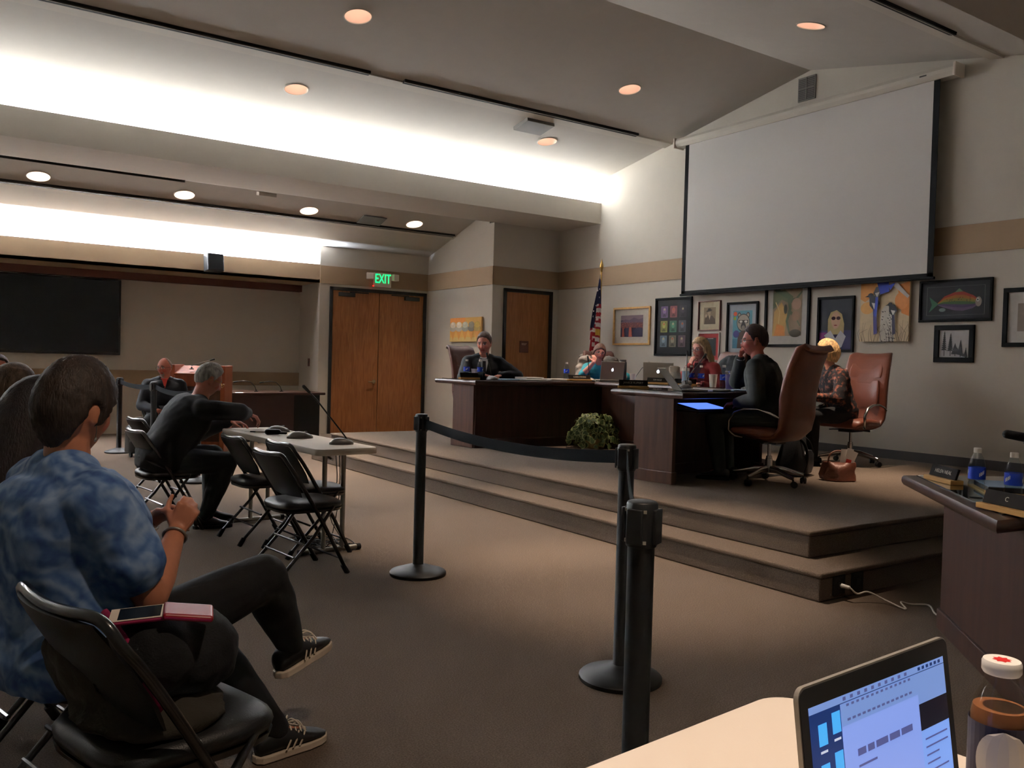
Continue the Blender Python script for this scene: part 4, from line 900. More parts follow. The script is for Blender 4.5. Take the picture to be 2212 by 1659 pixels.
# ------------------------------------------------------------------ framed art on the screen wall
PM = {}
def pm(c, rough=.7):
    k = 'paint_%02x%02x%02x' % tuple(int(v) for v in c)
    if k not in MATS: mat(k, c, rough, var=.05, nscale=18)
    return k
class Art:
    def __init__(s, w_, h_): s.b = MB(); s.w = w_; s.h = h_; s.mats = []; s.l = 0
    def P(s, u, v): return (-.006 - s.l * .00025, (.5 - u) * s.w, (.5 - v) * s.h)      # u to the right as seen, v down
    def poly(s, pts, c):
        k = pm(c)
        if k not in s.mats: s.mats.append(k)
        s.l += 1; s.b.k(s.mats.index(k)).add([s.P(*p) for p in pts], [list(range(len(pts)))]); return s
    def rect(s, u0, v0, u1, v1, c): return s.poly([(u0, v0), (u1, v0), (u1, v1), (u0, v1)], c)
    def ell(s, u, v, ru, rv, c, n=22, rot=0): return s.poly([(u + ru * cos(2 * pi * k / n) * cos(rot) - rv * sin(2 * pi * k / n) * sin(rot), v + ru * cos(2 * pi * k / n) * sin(rot) * s.w / s.h + rv * sin(2 * pi * k / n) * cos(rot)) for k in range(n)], c)
    def stroke(s, pts, wd, c):
        pts = [V(p) for p in pts]; L_, R_ = [], []
        for i, p in enumerate(pts):
            d = (pts[min(i + 1, len(pts) - 1)] - pts[max(i - 1, 0)]).normalized(); n = V((-d.y, d.x)); w_ = wd if not isinstance(wd, (list, tuple)) else wd[i]
            L_.append(tuple(p + n * w_ / 2)); R_.append(tuple(p - n * w_ / 2))
        for i in range(len(pts) - 1): s.poly([L_[i], L_[i + 1], R_[i + 1], R_[i]], c)
        return s
def framed(label, y1, y0, z1, z0, fw, fm, matc, mw, draw, glass=True, name='framed_picture', dep=.028, wallx=XW):
    w_, h_ = y1 - y0, z1 - z0; t = thing(name, label, 'picture', (wallx - (0 if fw else .012), (y0 + y1) / 2, (z0 + z1) / 2), 0, 'artworks hung on the wall under the screen')
    if fw:
        b = MB(); W2, H2 = w_ / 2, h_ / 2
        b.box(-dep, 0, -W2, W2, H2 - fw, H2).box(-dep, 0, -W2, W2, -H2, -H2 + fw).box(-dep, 0, -W2, -W2 + fw, -H2 + fw, H2 - fw).box(-dep, 0, W2 - fw, W2, -H2 + fw, H2 - fw); b.build('frame', fm, t, bevel=.003)
        MB().box(-.005, 0, -W2 + fw * .8, W2 - fw * .8, -H2 + fw * .8, H2 - fw * .8).build('mount_board', pm(matc), t)
    else:
        MB().box(-.032, 0, -w_ / 2, w_ / 2, -h_ / 2, h_ / 2).build('canvas', pm(matc), t, bevel=.003)
    a = Art(w_ - 2 * fw - 2 * mw[0], h_ - 2 * fw - 2 * mw[1]); draw(a)
    o = a.b.build('print', a.mats, t, fix=False)
    if not fw: o.location = (-.028, 0, 0)
    if glass: MB().quad((-.018, w_ / 2 - fw * .9, -h_ / 2 + fw * .9), (-.018, w_ / 2 - fw * .9, h_ / 2 - fw * .9), (-.018, -w_ / 2 + fw * .9, h_ / 2 - fw * .9), (-.018, -w_ / 2 + fw * .9, -h_ / 2 + fw * .9)).build('glazing', 'picture_glass', t, fix=False)
    return t
rn = random.Random(11)
def d_city(a):
    a.rect(0, 0, 1, 1, (44, 36, 58)); a.rect(0, 0, 1, .22, (130, 108, 116)); a.poly([(0, .3), (.2, .18), (.4, .22), (.6, .1), (.8, .2), (1, .14), (1, .4), (0, .4)], (96, 78, 92)); a.rect(0, .34, 1, .62, (96, 50, 50)); a.rect(0, .58, 1, 1, (34, 28, 52))
    for i in range(60): u, v = rn.random(), .3 + .3 * rn.random(); a.rect(u, v, u + .02, v + .02, (190, 110, 80))
    for u in (.12, .42, .47): a.poly([(u, .55), (u + .05, .55), (u + .1, 1), (u - .02, 1)], (140, 60, 40))
framed('wood-framed photo of a city by water at dusk, beside the flag', 10.69, 9.835, 2.27, 1.67, .03, 'plate_wood', (214, 206, 192), (.14, .10), d_city)
def d_cards(a):
    a.rect(0, 0, 1, 1, (22, 22, 24)); C_ = [(120, 96, 132), (150, 92, 92), (60, 52, 60), (150, 150, 84), (86, 128, 104), (96, 96, 104), (112, 128, 140), (128, 120, 100), (110, 92, 100)]
    for i in range(9):
        u, v = .06 + .32 * (i % 3), .05 + .32 * (i // 3); a.rect(u, v, u + .24, v + .25, C_[i]); a.rect(u + .03, v + .02, u + .21, v + .22, tuple(c * .85 for c in C_[i])); a.ell(u + .12, v + .1, .06, .07, tuple(min(255, c * 1.25) for c in C_[i])); a.poly([(u + .05, v + .23), (u + .12, v + .15), (u + .19, v + .23)], tuple(c * .6 for c in C_[i])); a.ell(u + .12, v + .07, .03, .025, (190, 110, 80) if i % 2 else (200, 190, 150))
framed('wide black frame holding nine small coloured cards', 9.726, 8.966, 2.378, 1.507, .03, 'screen_black', (20, 20, 22), (.05, .06), d_cards)
def d_sepia(a):
    a.rect(0, 0, 1, 1, (150, 132, 104)); a.poly([(.05, 1), (.12, .62), (.35, .48), (.7, .5), (.95, .7), (1, 1)], (84, 68, 52)); a.ell(.45, .32, .13, .17, (190, 170, 138)); a.ell(.45, .2, .26, .05, (60, 48, 38), rot=-.2); a.poly([(.3, .2), (.36, .06), (.56, .06), (.6, .18)], (60, 48, 38)); a.poly([(.4, .48), (.5, .75), (.58, .48)], (214, 200, 170)); a.ell(.2, .5, .08, .1, (200, 180, 150))
framed('small sepia portrait of a figure in a brimmed hat', 8.839, 8.418, 2.298, 1.871, .014, 'sign_brown', (206, 196, 164), (.085, .08), d_sepia)
def d_red(a):
    a.rect(0, 0, 1, 1, (20, 20, 22)); a.rect(.4, .03, .8, .06, (190, 180, 170)); a.ell(.5, .5, .3, .36, (30, 30, 32)); a.ell(.5, .45, .16, .2, (22, 22, 24))
framed('small dark print in a red mat and white frame, below the sepia portrait', 8.827, 8.42, 1.843, 1.44, .014, 'cap_white', (150, 36, 34), (.06, .06), d_red)
def d_bear(a):
    a.rect(0, 0, 1, 1, (96, 152, 168)); a.rect(0, .75, .45, 1, (70, 120, 140)); a.ell(.12, .08, .1, .06, (210, 90, 50)); a.ell(.1, .2, .07, .05, (150, 170, 60))
    for u in (.33, .78): a.ell(u, .12, .09, .08, (40, 34, 32)); a.ell(u, .12, .055, .05, (170, 160, 140))
    a.ell(.55, .32, .34, .24, (40, 34, 32)); a.ell(.55, .32, .31, .215, (176, 164, 146)); a.rect(.3, .25, .8, .33, (50, 42, 38)); a.ell(.43, .29, .08, .03, (226, 222, 212)); a.ell(.68, .29, .08, .03, (226, 222, 212)); a.ell(.56, .42, .13, .1, (40, 34, 32)); a.ell(.56, .46, .09, .07, (150, 140, 124)); a.poly([(.25, 1), (.3, .6), (.55, .52), (.85, .6), (.95, 1)], (90, 70, 60)); a.ell(.2, .62, .16, .1, (56, 50, 110))
framed('blue painting of a scowling cartoon-like bear, partly behind the grey-suited man', 8.301, 7.756, 2.256, 1.5, .03, 'screen_black', (168, 176, 182), (.075, .09), d_bear)
def d_abs(a):
    a.rect(0, 0, 1, 1, (150, 130, 104)); a.poly([(0, 1), (.05, .5), (.3, .3), (.5, .55), (.45, .9), (.4, 1)], (196, 160, 96)); a.poly([(.05, 1), (.15, .75), (.4, .8), (.45, 1)], (200, 132, 66)); a.poly([(0, .1), (.4, .05), (.7, .2), (.62, .35), (.3, .25), (.1, .4), (0, .45)], (90, 96, 66)); a.stroke([(.05, .02), (.3, .12), (.55, .2), (.6, .45), (.5, .7), (.6, .95)], [.1, .08, .12, .1, .08, .05], (76, 88, 60)); a.stroke([(.55, .3), (.8, .25), (1, .1)], [.1, .06, .03], (84, 92, 66)); a.stroke([(.58, .5), (.8, .62), (.95, .8)], [.08, .05, .02], (76, 88, 60)); a.ell(.82, .35, .16, .12, (176, 144, 120)); a.ell(.8, .6, .14, .1, (160, 130, 104)); a.ell(.45, .45, .06, .1, (46, 44, 34)); a.ell(.8, .95, .2, .08, (70, 62, 48)); a.stroke([(.1, .3), (.25, .5), (.22, .75)], .03, (224, 200, 140))
framed('large black-framed abstract of green and ochre swirls in a pale mat', 7.646, 6.94, 2.56, 1.638, .035, 'screen_black', (196, 192, 184), (.09, .11), d_abs)
def d_blonde(a):
    a.rect(0, 0, 1, 1, (24, 26, 34)); a.rect(0, .62, 1, 1, (44, 36, 78)); a.rect(0, .66, .25, .8, (120, 40, 110)); a.poly([(.26, .85), (.26, .4), (.34, .26), (.52, .22), (.68, .3), (.76, .5), (.74, .86), (.6, .7), (.42, .7)], (188, 170, 120)); a.ell(.5, .42, .14, .17, (206, 168, 140)); a.ell(.43, .38, .065, .035, (60, 26, 40)); a.ell(.58, .38, .065, .035, (60, 26, 40)); a.poly([(.15, .72), (.35, .62), (.5, .78), (.66, .62), (.82, .74), (.7, .95), (.55, 1), (.4, .92)], (206, 206, 212)); a.ell(.5, .52, .05, .012, (150, 70, 70))
framed('black-framed painting of a blonde woman with sunglasses and white scarf', 6.823, 6.303, 2.259, 1.575, .03, 'screen_black', (26, 26, 30), (.0, .0), d_blonde)
def d_mag(a):
    a.rect(0, 0, 1, 1, (216, 196, 160)); a.poly([(0, 0), (.5, 0), (.35, .2), (.1, .35), (0, .3)], (214, 150, 84)); a.poly([(.75, .1), (1, .05), (1, .6), (.85, .55)], (218, 140, 76)); a.ell(.15, .45, .14, .1, (226, 176, 110)); a.ell(.85, .35, .14, .14, (224, 150, 90))
    a.poly([(.42, 1), (.44, .5), (.52, .42), (.62, .42), (.68, .5), (.72, 1)], (214, 208, 196))
    for i in range(34): u = .44 + .26 * rn.random(); v = .5 + .5 * rn.random(); a.poly([(u, v), (u + .03 + .03 * rn.random(), v + .008), (u + .03, v + .022)], (46, 40, 38))
    for i in range(26):
        u = rn.random(); v = 1.0; a.stroke([(u, v), (u + rn.uniform(-.06, .06), v - .14), (u + rn.uniform(-.14, .14), v - .2 - .15 * rn.random())], [.008, .006, .003], (70, 56, 44))
    a.stroke([(.62, .0), (.8, .14), (1, .3)], [.1, .08, .05], (206, 200, 190))
    def bird(u, v, s, f, c):
        a.poly([(u - .05 * f * s, v), (u + .1 * f * s, v + .02 * s), (u + .16 * f * s, v + .14 * s), (u + .06 * f * s, v + .26 * s), (u - .04 * f * s, v + .16 * s)], (28, 26, 34)); a.poly([(u + .0 * f * s, v + .12 * s), (u + .12 * f * s, v + .14 * s), (u + .06 * f * s, v + .24 * s)], (224, 220, 212)); a.poly([(u + .03 * f * s, v + .22 * s), (u + .1 * f * s, v + .22 * s), (u + .13 * f * s, v + .6 * s), (u + .06 * f * s, v + .62 * s)], c); a.ell(u - .02 * f * s, v + .01 * s, .055 * s, .04 * s, (24, 22, 28)); a.poly([(u - .06 * f * s, v), (u - .14 * f * s, v + .03 * s), (u - .06 * f * s, v + .03 * s)], (20, 18, 20))
    bird(.26, .24, 1.05, 1, (56, 50, 110)); bird(.42, .1, .8, -1, (44, 60, 150)); bird(.66, .4, .8, 1, (40, 36, 60)); a.poly([(.36, .04), (.6, .02), (.62, .2), (.44, .24)], (40, 56, 150)); a.poly([(.6, .1), (.74, .06), (.64, .18)], (50, 70, 170))
framed('unframed orange and white canvas of black and blue birds on a birch trunk', 6.205, 5.584, 2.42, 1.70, 0, None, (206, 186, 150), (0, 0), d_mag, glass=False, name='canvas_painting')
def d_trout(a):
    a.rect(0, 0, 1, 1, (26, 27, 30)); a.stroke([(.08, .12), (.92, .12), (.92, .88), (.08, .88), (.08, .12)], .006, (120, 120, 120))
    top = [(.24, .56), (.34, .38), (.5, .27), (.62, .27), (.76, .38), (.86, .52)]; bot = [(.86, .6), (.76, .72), (.6, .78), (.45, .76), (.34, .68), (.24, .6)]
    L_ = [(158, 58, 40), (168, 106, 46), (132, 124, 54), (62, 92, 54), (74, 56, 90), (98, 80, 108)]
    n = len(L_)
    for i in range(n):
        f0, f1 = i / n, (i + 1) / n; row = lambda f: [(u, v + (v2 - v) * f) for (u, v), (u2, v2) in zip(top, bot[::-1])]
        r0, r1 = row(f0), row(f1)
        for k in range(len(r0) - 1): a.poly([r0[k], r0[k + 1], r1[k + 1], r1[k]], L_[i])
    a.poly([(.26, .58), (.12, .38), (.16, .6), (.12, .8)], (62, 104, 80)); a.poly([(.5, .28), (.56, .18), (.62, .27)], (110, 130, 100)); a.ell(.32, .74, .05, .05, (110, 124, 120)); a.ell(.84, .55, .045, .13, (150, 140, 130)); a.ell(.83, .5, .02, .05, (220, 220, 214)); a.ell(.83, .5, .01, .025, (20, 20, 20))
    for i in range(22): u = .34 + .4 * rn.random(); a.ell(u, .42 + .12 * rn.random(), .006, .012, (60, 24, 20), 8)
framed('wide black-framed picture of a rainbow-striped trout', 5.485, 4.677, 2.374, 1.913, .025, 'screen_black', (22, 22, 25), (.0, .0), d_trout)
def d_trees(a):
    a.rect(0, 0, 1, 1, (206, 206, 208))
    for u, b0, h_, w_ in ((.17, .95, .9, .1), (.38, .95, .82, .11), (.72, .98, .6, .1), (.9, 1, .35, .07), (.55, .95, .45, .14)):
        a.rect(u - .012, b0 - h_, u + .012, b0, (30, 28, 28))
        for k in range(9): f = k / 9; v = b0 - h_ + h_ * .75 * f + .02; ww = w_ * (.25 + .85 * f); a.poly([(u, v - .05), (u + ww, v + .07 + .02 * rn.random()), (u + ww * .3, v + .06), (u - ww * .4, v + .07), (u - ww, v + .06)], (34, 32, 32))
    a.stroke([(.55, .65), (.7, .85), (.95, .98)], [.1, .12, .06], (34, 32, 32))
framed('small black-framed ink picture of spruce trees, below the trout', 5.294, 4.851, 1.876, 1.469, .055, 'screen_black', (20, 20, 22), (.0, .0), d_trees)
framed('black-framed picture cut off by the right edge of the photo', 4.564, 4.05, 2.246, 1.637, .045, 'screen_black', (206, 204, 200), (.02, .02), lambda a: (a.rect(0, 0, 1, 1, (202, 200, 196)), a.rect(.2, .2, .8, .8, (150, 140, 130))))
# ice-cream cone canvas on the side wall
def d_cones(a):
    a.rect(0, 0, 1, 1, (206, 160, 84)); a.rect(0, .82, 1, 1, (196, 170, 110)); a.rect(0, 0, .5, .2, (214, 140, 70))
    for i, (u, c, k) in enumerate(((.1, (214, 206, 190), 1), (.3, (222, 216, 200), 1), (.5, (186, 188, 170), 1), (.7, (110, 100, 80), 1), (.88, (170, 140, 60), 1))):
        a.poly([(u - .09, .52), (u + .09, .52), (u, .95)], (198, 140, 70)); a.ell(u, .45, .11, .13, tuple(x * .8 for x in c)); a.ell(u, .3, .09, .13, c); a.ell(u - .02, .24, .04, .06, tuple(min(255, x * 1.1) for x in c))
framed('small orange canvas of five ice cream cones behind the black-suited man', 13.51, 12.464, 2.108, 1.687, 0, None, (190, 150, 90), (0, 0), d_cones, glass=False, name='canvas_painting', wallx=XC)
# ------------------------------------------------------------------ people
def vcol_mat(name, rough=.5, spec=.4, sss=.0):
    m = bpy.data.materials.new(name); m.use_nodes = True; n = m.node_tree.nodes; L = m.node_tree.links; b = n['Principled BSDF']
    a = n.new('ShaderNodeVertexColor'); a.layer_name = 'Col'; nz = n.new('ShaderNodeTexNoise'); nz.inputs['Scale'].default_value = 40
    mx = n.new('ShaderNodeMix'); mx.data_type = 'RGBA'; mx.blend_type = 'MULTIPLY'; mx.inputs[0].default_value = .18
    L.new(a.outputs[0], mx.inputs[6]); L.new(nz.outputs[0], mx.inputs[7]); L.new(mx.outputs[2], b.inputs['Base Color'])
    b.inputs['Roughness'].default_value = rough; b.inputs['Specular IOR Level'].default_value = spec; MATS[name] = m
vcol_mat('skin')
def remesh(mb, name, m, parent, voxel, it=3, fac=.5, post=None, smooth=True):
    o = bpy.data.objects.new(name, mb.mesh(name))
    r = o.modifiers.new('r', 'REMESH'); r.mode = 'VOXEL'; r.voxel_size = voxel
    if it: s = o.modifiers.new('s', 'SMOOTH'); s.factor = fac; s.iterations = it
    me = evaluated(o); me.name = name; COL.objects.link(o)
    old = o.data; o.modifiers.clear(); o.data = me; bpy.data.meshes.remove(old)
    me.materials.clear(); me.materials.append(M_[m]); me.polygons.foreach_set('use_smooth', [True] * len(me.polygons))
    if parent: o.parent = parent
    if post: post(me)
    return o
def push(me, fn):
    q = [(v.co.copy(), v.normal.copy()) for v in me.vertices]; out = []
    for c, n_ in q: c = c + n_ * fn(c); out += (c.x, c.y, c.z)
    me.vertices.foreach_set('co', out); me.update()
def G_(x, s): return exp(-(x / s) ** 2)
def headpt(d, F=1.0, female=False):
    x, y, z = d
    ax = .100 if x > 0 else .104; ay = .077; az = .120
    if z < 0:
        k = (-z) ** 1.4; ay *= 1 - (.34 if female else .27) * k
        if x < 0: ax *= 1 - .38 * k
    p = V((x * ax, y * ay, z * az))
    if x > 0:
        w_ = min(1, x * 1.6)
        p.x -= .010 * w_ * G_(p.y, .05) * (1 if z > -.6 else .4)
        p.x += w_ * .010 * G_(p.z + .104, .022) * G_(p.y, .028)                                   # chin
        p.x += w_ * .005 * G_(p.z - .026, .010) * G_(abs(p.y) - .026, .026)                       # brow
        for s in (-1, 1):
            p.x -= w_ * .010 * G_(p.y - s * .031, .017) * G_(p.z - .006, .012)                    # eye sockets
            p += V((.003, s * .004, 0)) * w_ * G_(p.y - s * .046, .02) * G_(p.z + .028, .02)      # cheeks
        if -.055 < p.z < .02:
            t = min(1, max(0, (.016 - p.z) / .050)); amp = .006 + .021 * t; amp *= 1 if p.z > -.036 else max(0, 1 - (-.036 - p.z) / .012)
            p.x += w_ * amp * G_(p.y, .0095 + .006 * t)
        p.x += w_ * (.006 * G_(p.z + .058, .006) + .006 * G_(p.z + .071, .006)) * G_(p.y, .022)    # lips
        p.x -= w_ * .003 * G_(p.z + .0645, .003) * G_(p.y, .024)
        p.x -= w_ * .004 * G_(p.z + .085, .008) * G_(p.y, .03)
    return p * F
def sphere_dirs(nu=56, nv=40):
    for i in range(nv + 1):
        a = -pi / 2 + pi * i / nv; a = max(-pi / 2 + .03, min(pi / 2 - .03, a))
        yield [V((cos(a) * cos(2 * pi * j / nu), cos(a) * sin(2 * pi * j / nu), sin(a))) for j in range(nu)]
def interp(tab, x):
    for (a, va), (b_, vb) in zip(tab, tab[1:]):
        if x <= b_: f = (x - a) / (b_ - a); f = f * f * (3 - 2 * f); return va + (vb - va) * f
    return tab[-1][1]
SHORT = [(0, .078), (35, .07), (58, .045), (74, .01), (82, -.012), (90, .022), (104, .024), (116, -.02), (140, -.052), (180, -.062)]
BOB = [(0, .07), (35, .06), (55, .03), (66, -.03), (80, -.07), (110, -.085), (180, -.095)]
PIXIE = [(0, .06), (35, .04), (58, .01), (76, -.03), (84, -.045), (92, .012), (106, .012), (118, -.04), (140, -.085), (165, -.105), (180, -.11)]
BALD = [(0, .2), (70, .2), (92, .03), (104, .03), (118, -.02), (140, -.05), (180, -.06)]
LONG = [(0, .08), (30, .066), (52, .03), (64, -.05), (80, -.1), (180, -.14)]
def ik(a, b, l1, l2, pole):
    d = b - a; L_ = min(d.length, (l1 + l2) * .999); d = d.normalized(); b = a + d * L_
    c = (l1 * l1 + L_ * L_ - l2 * l2) / (2 * l1 * L_); c = max(-1, min(1, c)); s = sqrt(1 - c * c)
    pv = V(pole); pv = (pv - d * pv.dot(d)).normalized(); return a + d * (l1 * c) + pv * (l1 * s), b
def hand(mb, w, d, n, side, curl=.3, spread=.05, S=1, curls=None):
    d = V(d).normalized(); n = V(n); n = (n - d * n.dot(d)).normalized(); th = d.cross(n) * side      # thumb side
    kn = []
    for i, (o, l) in enumerate(((.030, .080), (.010, .086), (-.010, .082), (-.029, .072))):
        k = w + d * l * S + th * o * S; kn.append(k); mb.cap(w + th * o * .55 * S + d * .012 * S, k, .0125 * S, .0105 * S, 10)
    mb.ell(w + d * .045 * S - n * .002, (1, 1, 1), 12, 8, fn=lambda p: (d * p.x * .046 + th * p.y * .038 + n * p.z * .014) * S)
    for i, k in enumerate(kn):
        cu = curls[i] if curls else curl * (1 + .12 * i)
        a = (spread * (1.5 - i)); dd = (d + th * a).normalized(); p = k; r = .0092 if i < 3 else .0078
        for j, (l, an) in enumerate(zip(((.044, .027, .021), (.049, .030, .022), (.046, .028, .021), (.036, .021, .019))[i], (65, 80, 50))):
            q = R(an) * cu; nn = th.cross(dd) * 1.0
            if nn.dot(n) < 0: nn = -nn
            dd = (dd * cos(q) - nn * sin(q)).normalized(); e = p + dd * l * S; mb.cap(p, e, r * S, (r - .001) * S, 10); p = e; r -= .0009
    p = w + d * .02 * S + th * .026 * S; td = (d * .62 + th * .72 - n * .35).normalized(); e = p + td * .046 * S; mb.cap(p, e, .0135 * S, .011 * S, 10)
    td = (td + d * .35 - th * .35 * (curl + .2) - n * .25 * curl).normalized(); e2 = e + td * .032 * S; mb.cap(e, e2, .0105 * S, .009 * S, 10); e3 = e2 + (td + d * .2 - th * .2).normalized() * .024 * S; mb.cap(e2, e3, .009 * S, .0075 * S, 10)
def shoe(par, ank, d, up, m='shoe_black', sport=False, S=1):
    d = V(d).normalized(); up = V(up); up = (up - d * up.dot(d)).normalized(); y = up.cross(d)
    Mx = Matrix(((d.x, y.x, up.x, 0), (d.y, y.y, up.y, 0), (d.z, y.z, up.z, 0), (0, 0, 0, 1))); Mx.translation = ank - up * .082 * S
    Mx = Mx @ Matrix.Scale(S, 4)
    sec = [(-.082, .012, .045, .062), (-.074, .028, .02, .088), (-.045, .036, .02, .098), (-.01, .039, .02, .102), (.03, .041, .02, .094), (.07, .044, .02, .075), (.11, .047, .02, .058), (.15, .043, .02, .047), (.175, .032, .02, .038), (.192, .012, .022, .030)]
    rg = []
    for x, w_, z0, z1 in sec:
        r = []
        for k in range(18):
            a = 2 * pi * k / 18; c, s = cos(a), sin(a); r.append((x, w_ * (abs(c) ** .8) * (1 if c > 0 else -1), z0 + (z1 - z0) * (.5 + .5 * s) if s > 0 else z0 + (z1 - z0) * .5 * (1 + s * 1)))
        rg.append(r)
    b = MB(); b.mx(Mx).loft(rg); sh = b.build('shoe', m, par, smooth=60)
    o = []
    for x, w_ in ((-.085, .014), (-.07, .032), (-.02, .038), (.04, .042), (.10, .049), (.15, .046), (.18, .033), (.197, .012)): o.append((x, w_))
    poly = o + [(x, -w_) for x, w_ in o[::-1]]
    b = MB(); b.mx(Mx).prism(poly, 0, .024); b.build('sole', 'shoe_sole' if sport else 'black_rubber', sh, bevel=.004)
    if sport:
        for s in (1, -1):
            for q in range(3):
                b = MB(); b.mx(Mx); x0 = .02 + q * .026
                b.tube([(x0 - .012, s * .0445, .028), (x0 + .006, s * .0405, .052), (x0 + .02, s * .030, .074)], .0045, 6, flat=.5); b.build('stripe', 'shoe_sole', sh)
        b = MB(); b.mx(Mx)
        for q in range(4): x0 = .035 + q * .02; z0 = .096 - q * .009; b.tube([(x0 - .004, .03, z0 - .014), (x0, .015, z0 + .001), (x0 + .004, -.015, z0 + .001), (x0, -.03, z0 - .014)], .0028, 6)
        for s in (1, -1): b.tube(smooth_pts([(.03, 0, .1), (.035, s * .03, .122), (.05, s * .052, .105), (.045, s * .03, .095), (.03, 0, .1)], 5), .0026, 6); b.tube(smooth_pts([(.03, 0, .1), (.06, s * .03, .108), (.075, s * .05, .075)], 5), .0026, 6)
        b.build('laces', 'lace_white', sh, smooth=60)
    return sh
mat('shoe_black', (22, 22, 24), .6); mat('shoe_sole', (206, 190, 170), .6); mat('lace_white', (214, 200, 180), .8)
class Person: pass
def person(label, loc, rz, S=1, G=1, hipz=.53, lean=8, bend=0, head=(0, 0, 0), hoff=(0, 0, 0), skin=(190, 132, 104), lips=None, female=False, arms=None, legs=None, voxel=.0065, beard=None, browc=(60, 42, 34), sleeve=None, F=1.0):
    P = Person(); P.M = Matrix.Translation(loc) @ Matrix.Rotation(rz, 4, 'Z'); P.inv = P.M.inverted(); P.S = S; P.G = G; P.lean = lean
    P.hip = V((0, 0, hipz)); ln = R(lean); sdir = V((sin(ln), 0, cos(ln)))
    def sp(t): return P.hip + sdir * (t * S) + V((bend * (t / .5) ** 2, 0, -abs(bend) * .25 * (t / .5) ** 2))
    def tang(t): return (sp(t + .02) - sp(t - .02)).normalized()
    P.sp = sp; P.tang = tang
    sw = .90 if female else 1.0
    TS = [(-.085, .10, .085, .0), (-.06, .150, .115, 0), (0, .168 if female else .16, .125, 0), (.07, .158, .118, 0), (.14, .138 if female else .148, .108, 0), (.22, .142 * sw + .006, .112, 0), (.30, .155 * sw, .122 if female else .116, .008 if female else 0), (.37, .165 * sw, .115, 0), (.43, .158 * sw, .096, -.004), (.475, .105, .074, -.006), (.505, .062, .058, -.004)]
    P.TS = TS
    def ring(t, e, n=30):
        a = next(((TS[i], TS[i + 1]) for i in range(len(TS) - 1) if TS[i][0] <= t <= TS[i + 1][0]), (TS[0], TS[0]) if t < TS[0][0] else (TS[-1], TS[-1]))
        f = (t - a[0][0]) / max(1e-6, a[1][0] - a[0][0]); f = max(0, min(1, f)); w_ = (a[0][1] + (a[1][1] - a[0][1]) * f) * S * G + e; d_ = (a[0][2] + (a[1][2] - a[0][2]) * f) * S * G + e; ox = a[0][3] + (a[1][3] - a[0][3]) * f
        c = sp(t); tn = tang(t); fw = V((tn.z, 0, -tn.x)); r = []
        for k in range(n):
            q = 2 * pi * k / n; cx_, sy = cos(q), sin(q)
            r.append(c + fw * (ox + d_ * abs(cx_) ** .85 * (1 if cx_ > 0 else -1)) + V((0, 1, 0)) * w_ * abs(sy) ** .85 * (1 if sy > 0 else -1))
        return r
    P.ring = ring
    nb = sp(.50); hz = V((.02, 0, 0)); P.hc = nb + V((.028 + .1 * sin(ln) * .6, 0, .143)) * S + V(hoff)
    P.Hm = Matrix.Translation(P.hc) @ Matrix.Rotation(R(head[0]), 4, 'Z') @ Matrix.Rotation(R(head[1]), 4, 'Y') @ Matrix.Rotation(R(head[2]), 4, 'X')
    P.F = F * (.97 if female else 1.02) * (S ** .4)
    P.sh = {1: sp(.425) + V((-.004, .172 * sw * S * G ** .6, 0)), -1: sp(.425) + V((-.004, -.172 * sw * S * G ** .6, 0))}
    P.arm = {}
    arms = arms or {}
    for s in (1, -1):
        a = dict(w=(.30, s * .12, hipz + .14), pole=(-.3, s * .6, -.6), d=(.8, -s * .5, -.2), n=(0, s * .3, 1), curl=.35); a.update(arms.get(s, {}))
        w_ = V(a['w'])
        if a.get('world'): w_ = P.inv @ w_
        el, w_ = ik(P.sh[s], w_, .285 * S, .25 * S, a['pole']); P.arm[s] = (el, w_, a)
    P.leg = {}
    legs = legs or {}
    for s in (1, -1):
        l = dict(a=(.40, s * .12, .085), pole=(.8, s * .15, .7), d=(1, s * .15, 0), up=(0, 0, 1)); l.update(legs.get(s, {}))
        an = V(l['a']); hj = P.hip + V((0, s * .09 * S, -.01)); l1, l2 = .435 * S, .43 * S
        if 'knee' in l: kn = V(l['knee'])
        else: kn, an = ik(hj, an, l1, l2, l['pole'])
        P.leg[s] = (hj, kn, an, l)
    mb = MB(); gl = G ** .5
    mb.loft([ring(t, -.014) for t, *_ in TS])
    hd = P.Hm @ V((-.012, 0, -.075))
    mb.cap(sp(.47), hd, .058 * S * gl * (.9 if female else 1), .052 * S * gl * (.9 if female else 1), 18)
    mb.loft([[P.Hm @ headpt(d, P.F, female) for d in row] for row in sphere_dirs()])
    for s in (1, -1):
        rot = Matrix.Rotation(s * .35, 3, 'Z')
        for (cx_, cz_, rx, rz_) in ((-.008, .0, .017, .030), (-.004, -.022, .011, .014)):
            mb.ell((0, 0, 0), (1, 1, 1), 14, 10, fn=lambda p, s=s, cx_=cx_, cz_=cz_, rx=rx, rz_=rz_: P.Hm @ ((rot @ V((p.x * rx, p.y * .008, p.z * rz_)) + V((cx_, s * .077, cz_))) * P.F))
    gf = .92 if female else 1
    for s in (1, -1): mb.cap(sp(.478) + V((-.012, s * .03 * S, 0)), P.sh[s] + V((-.01, -s * .05 * S, .012 * S)), .034 * S * gl, .030 * S * gl)
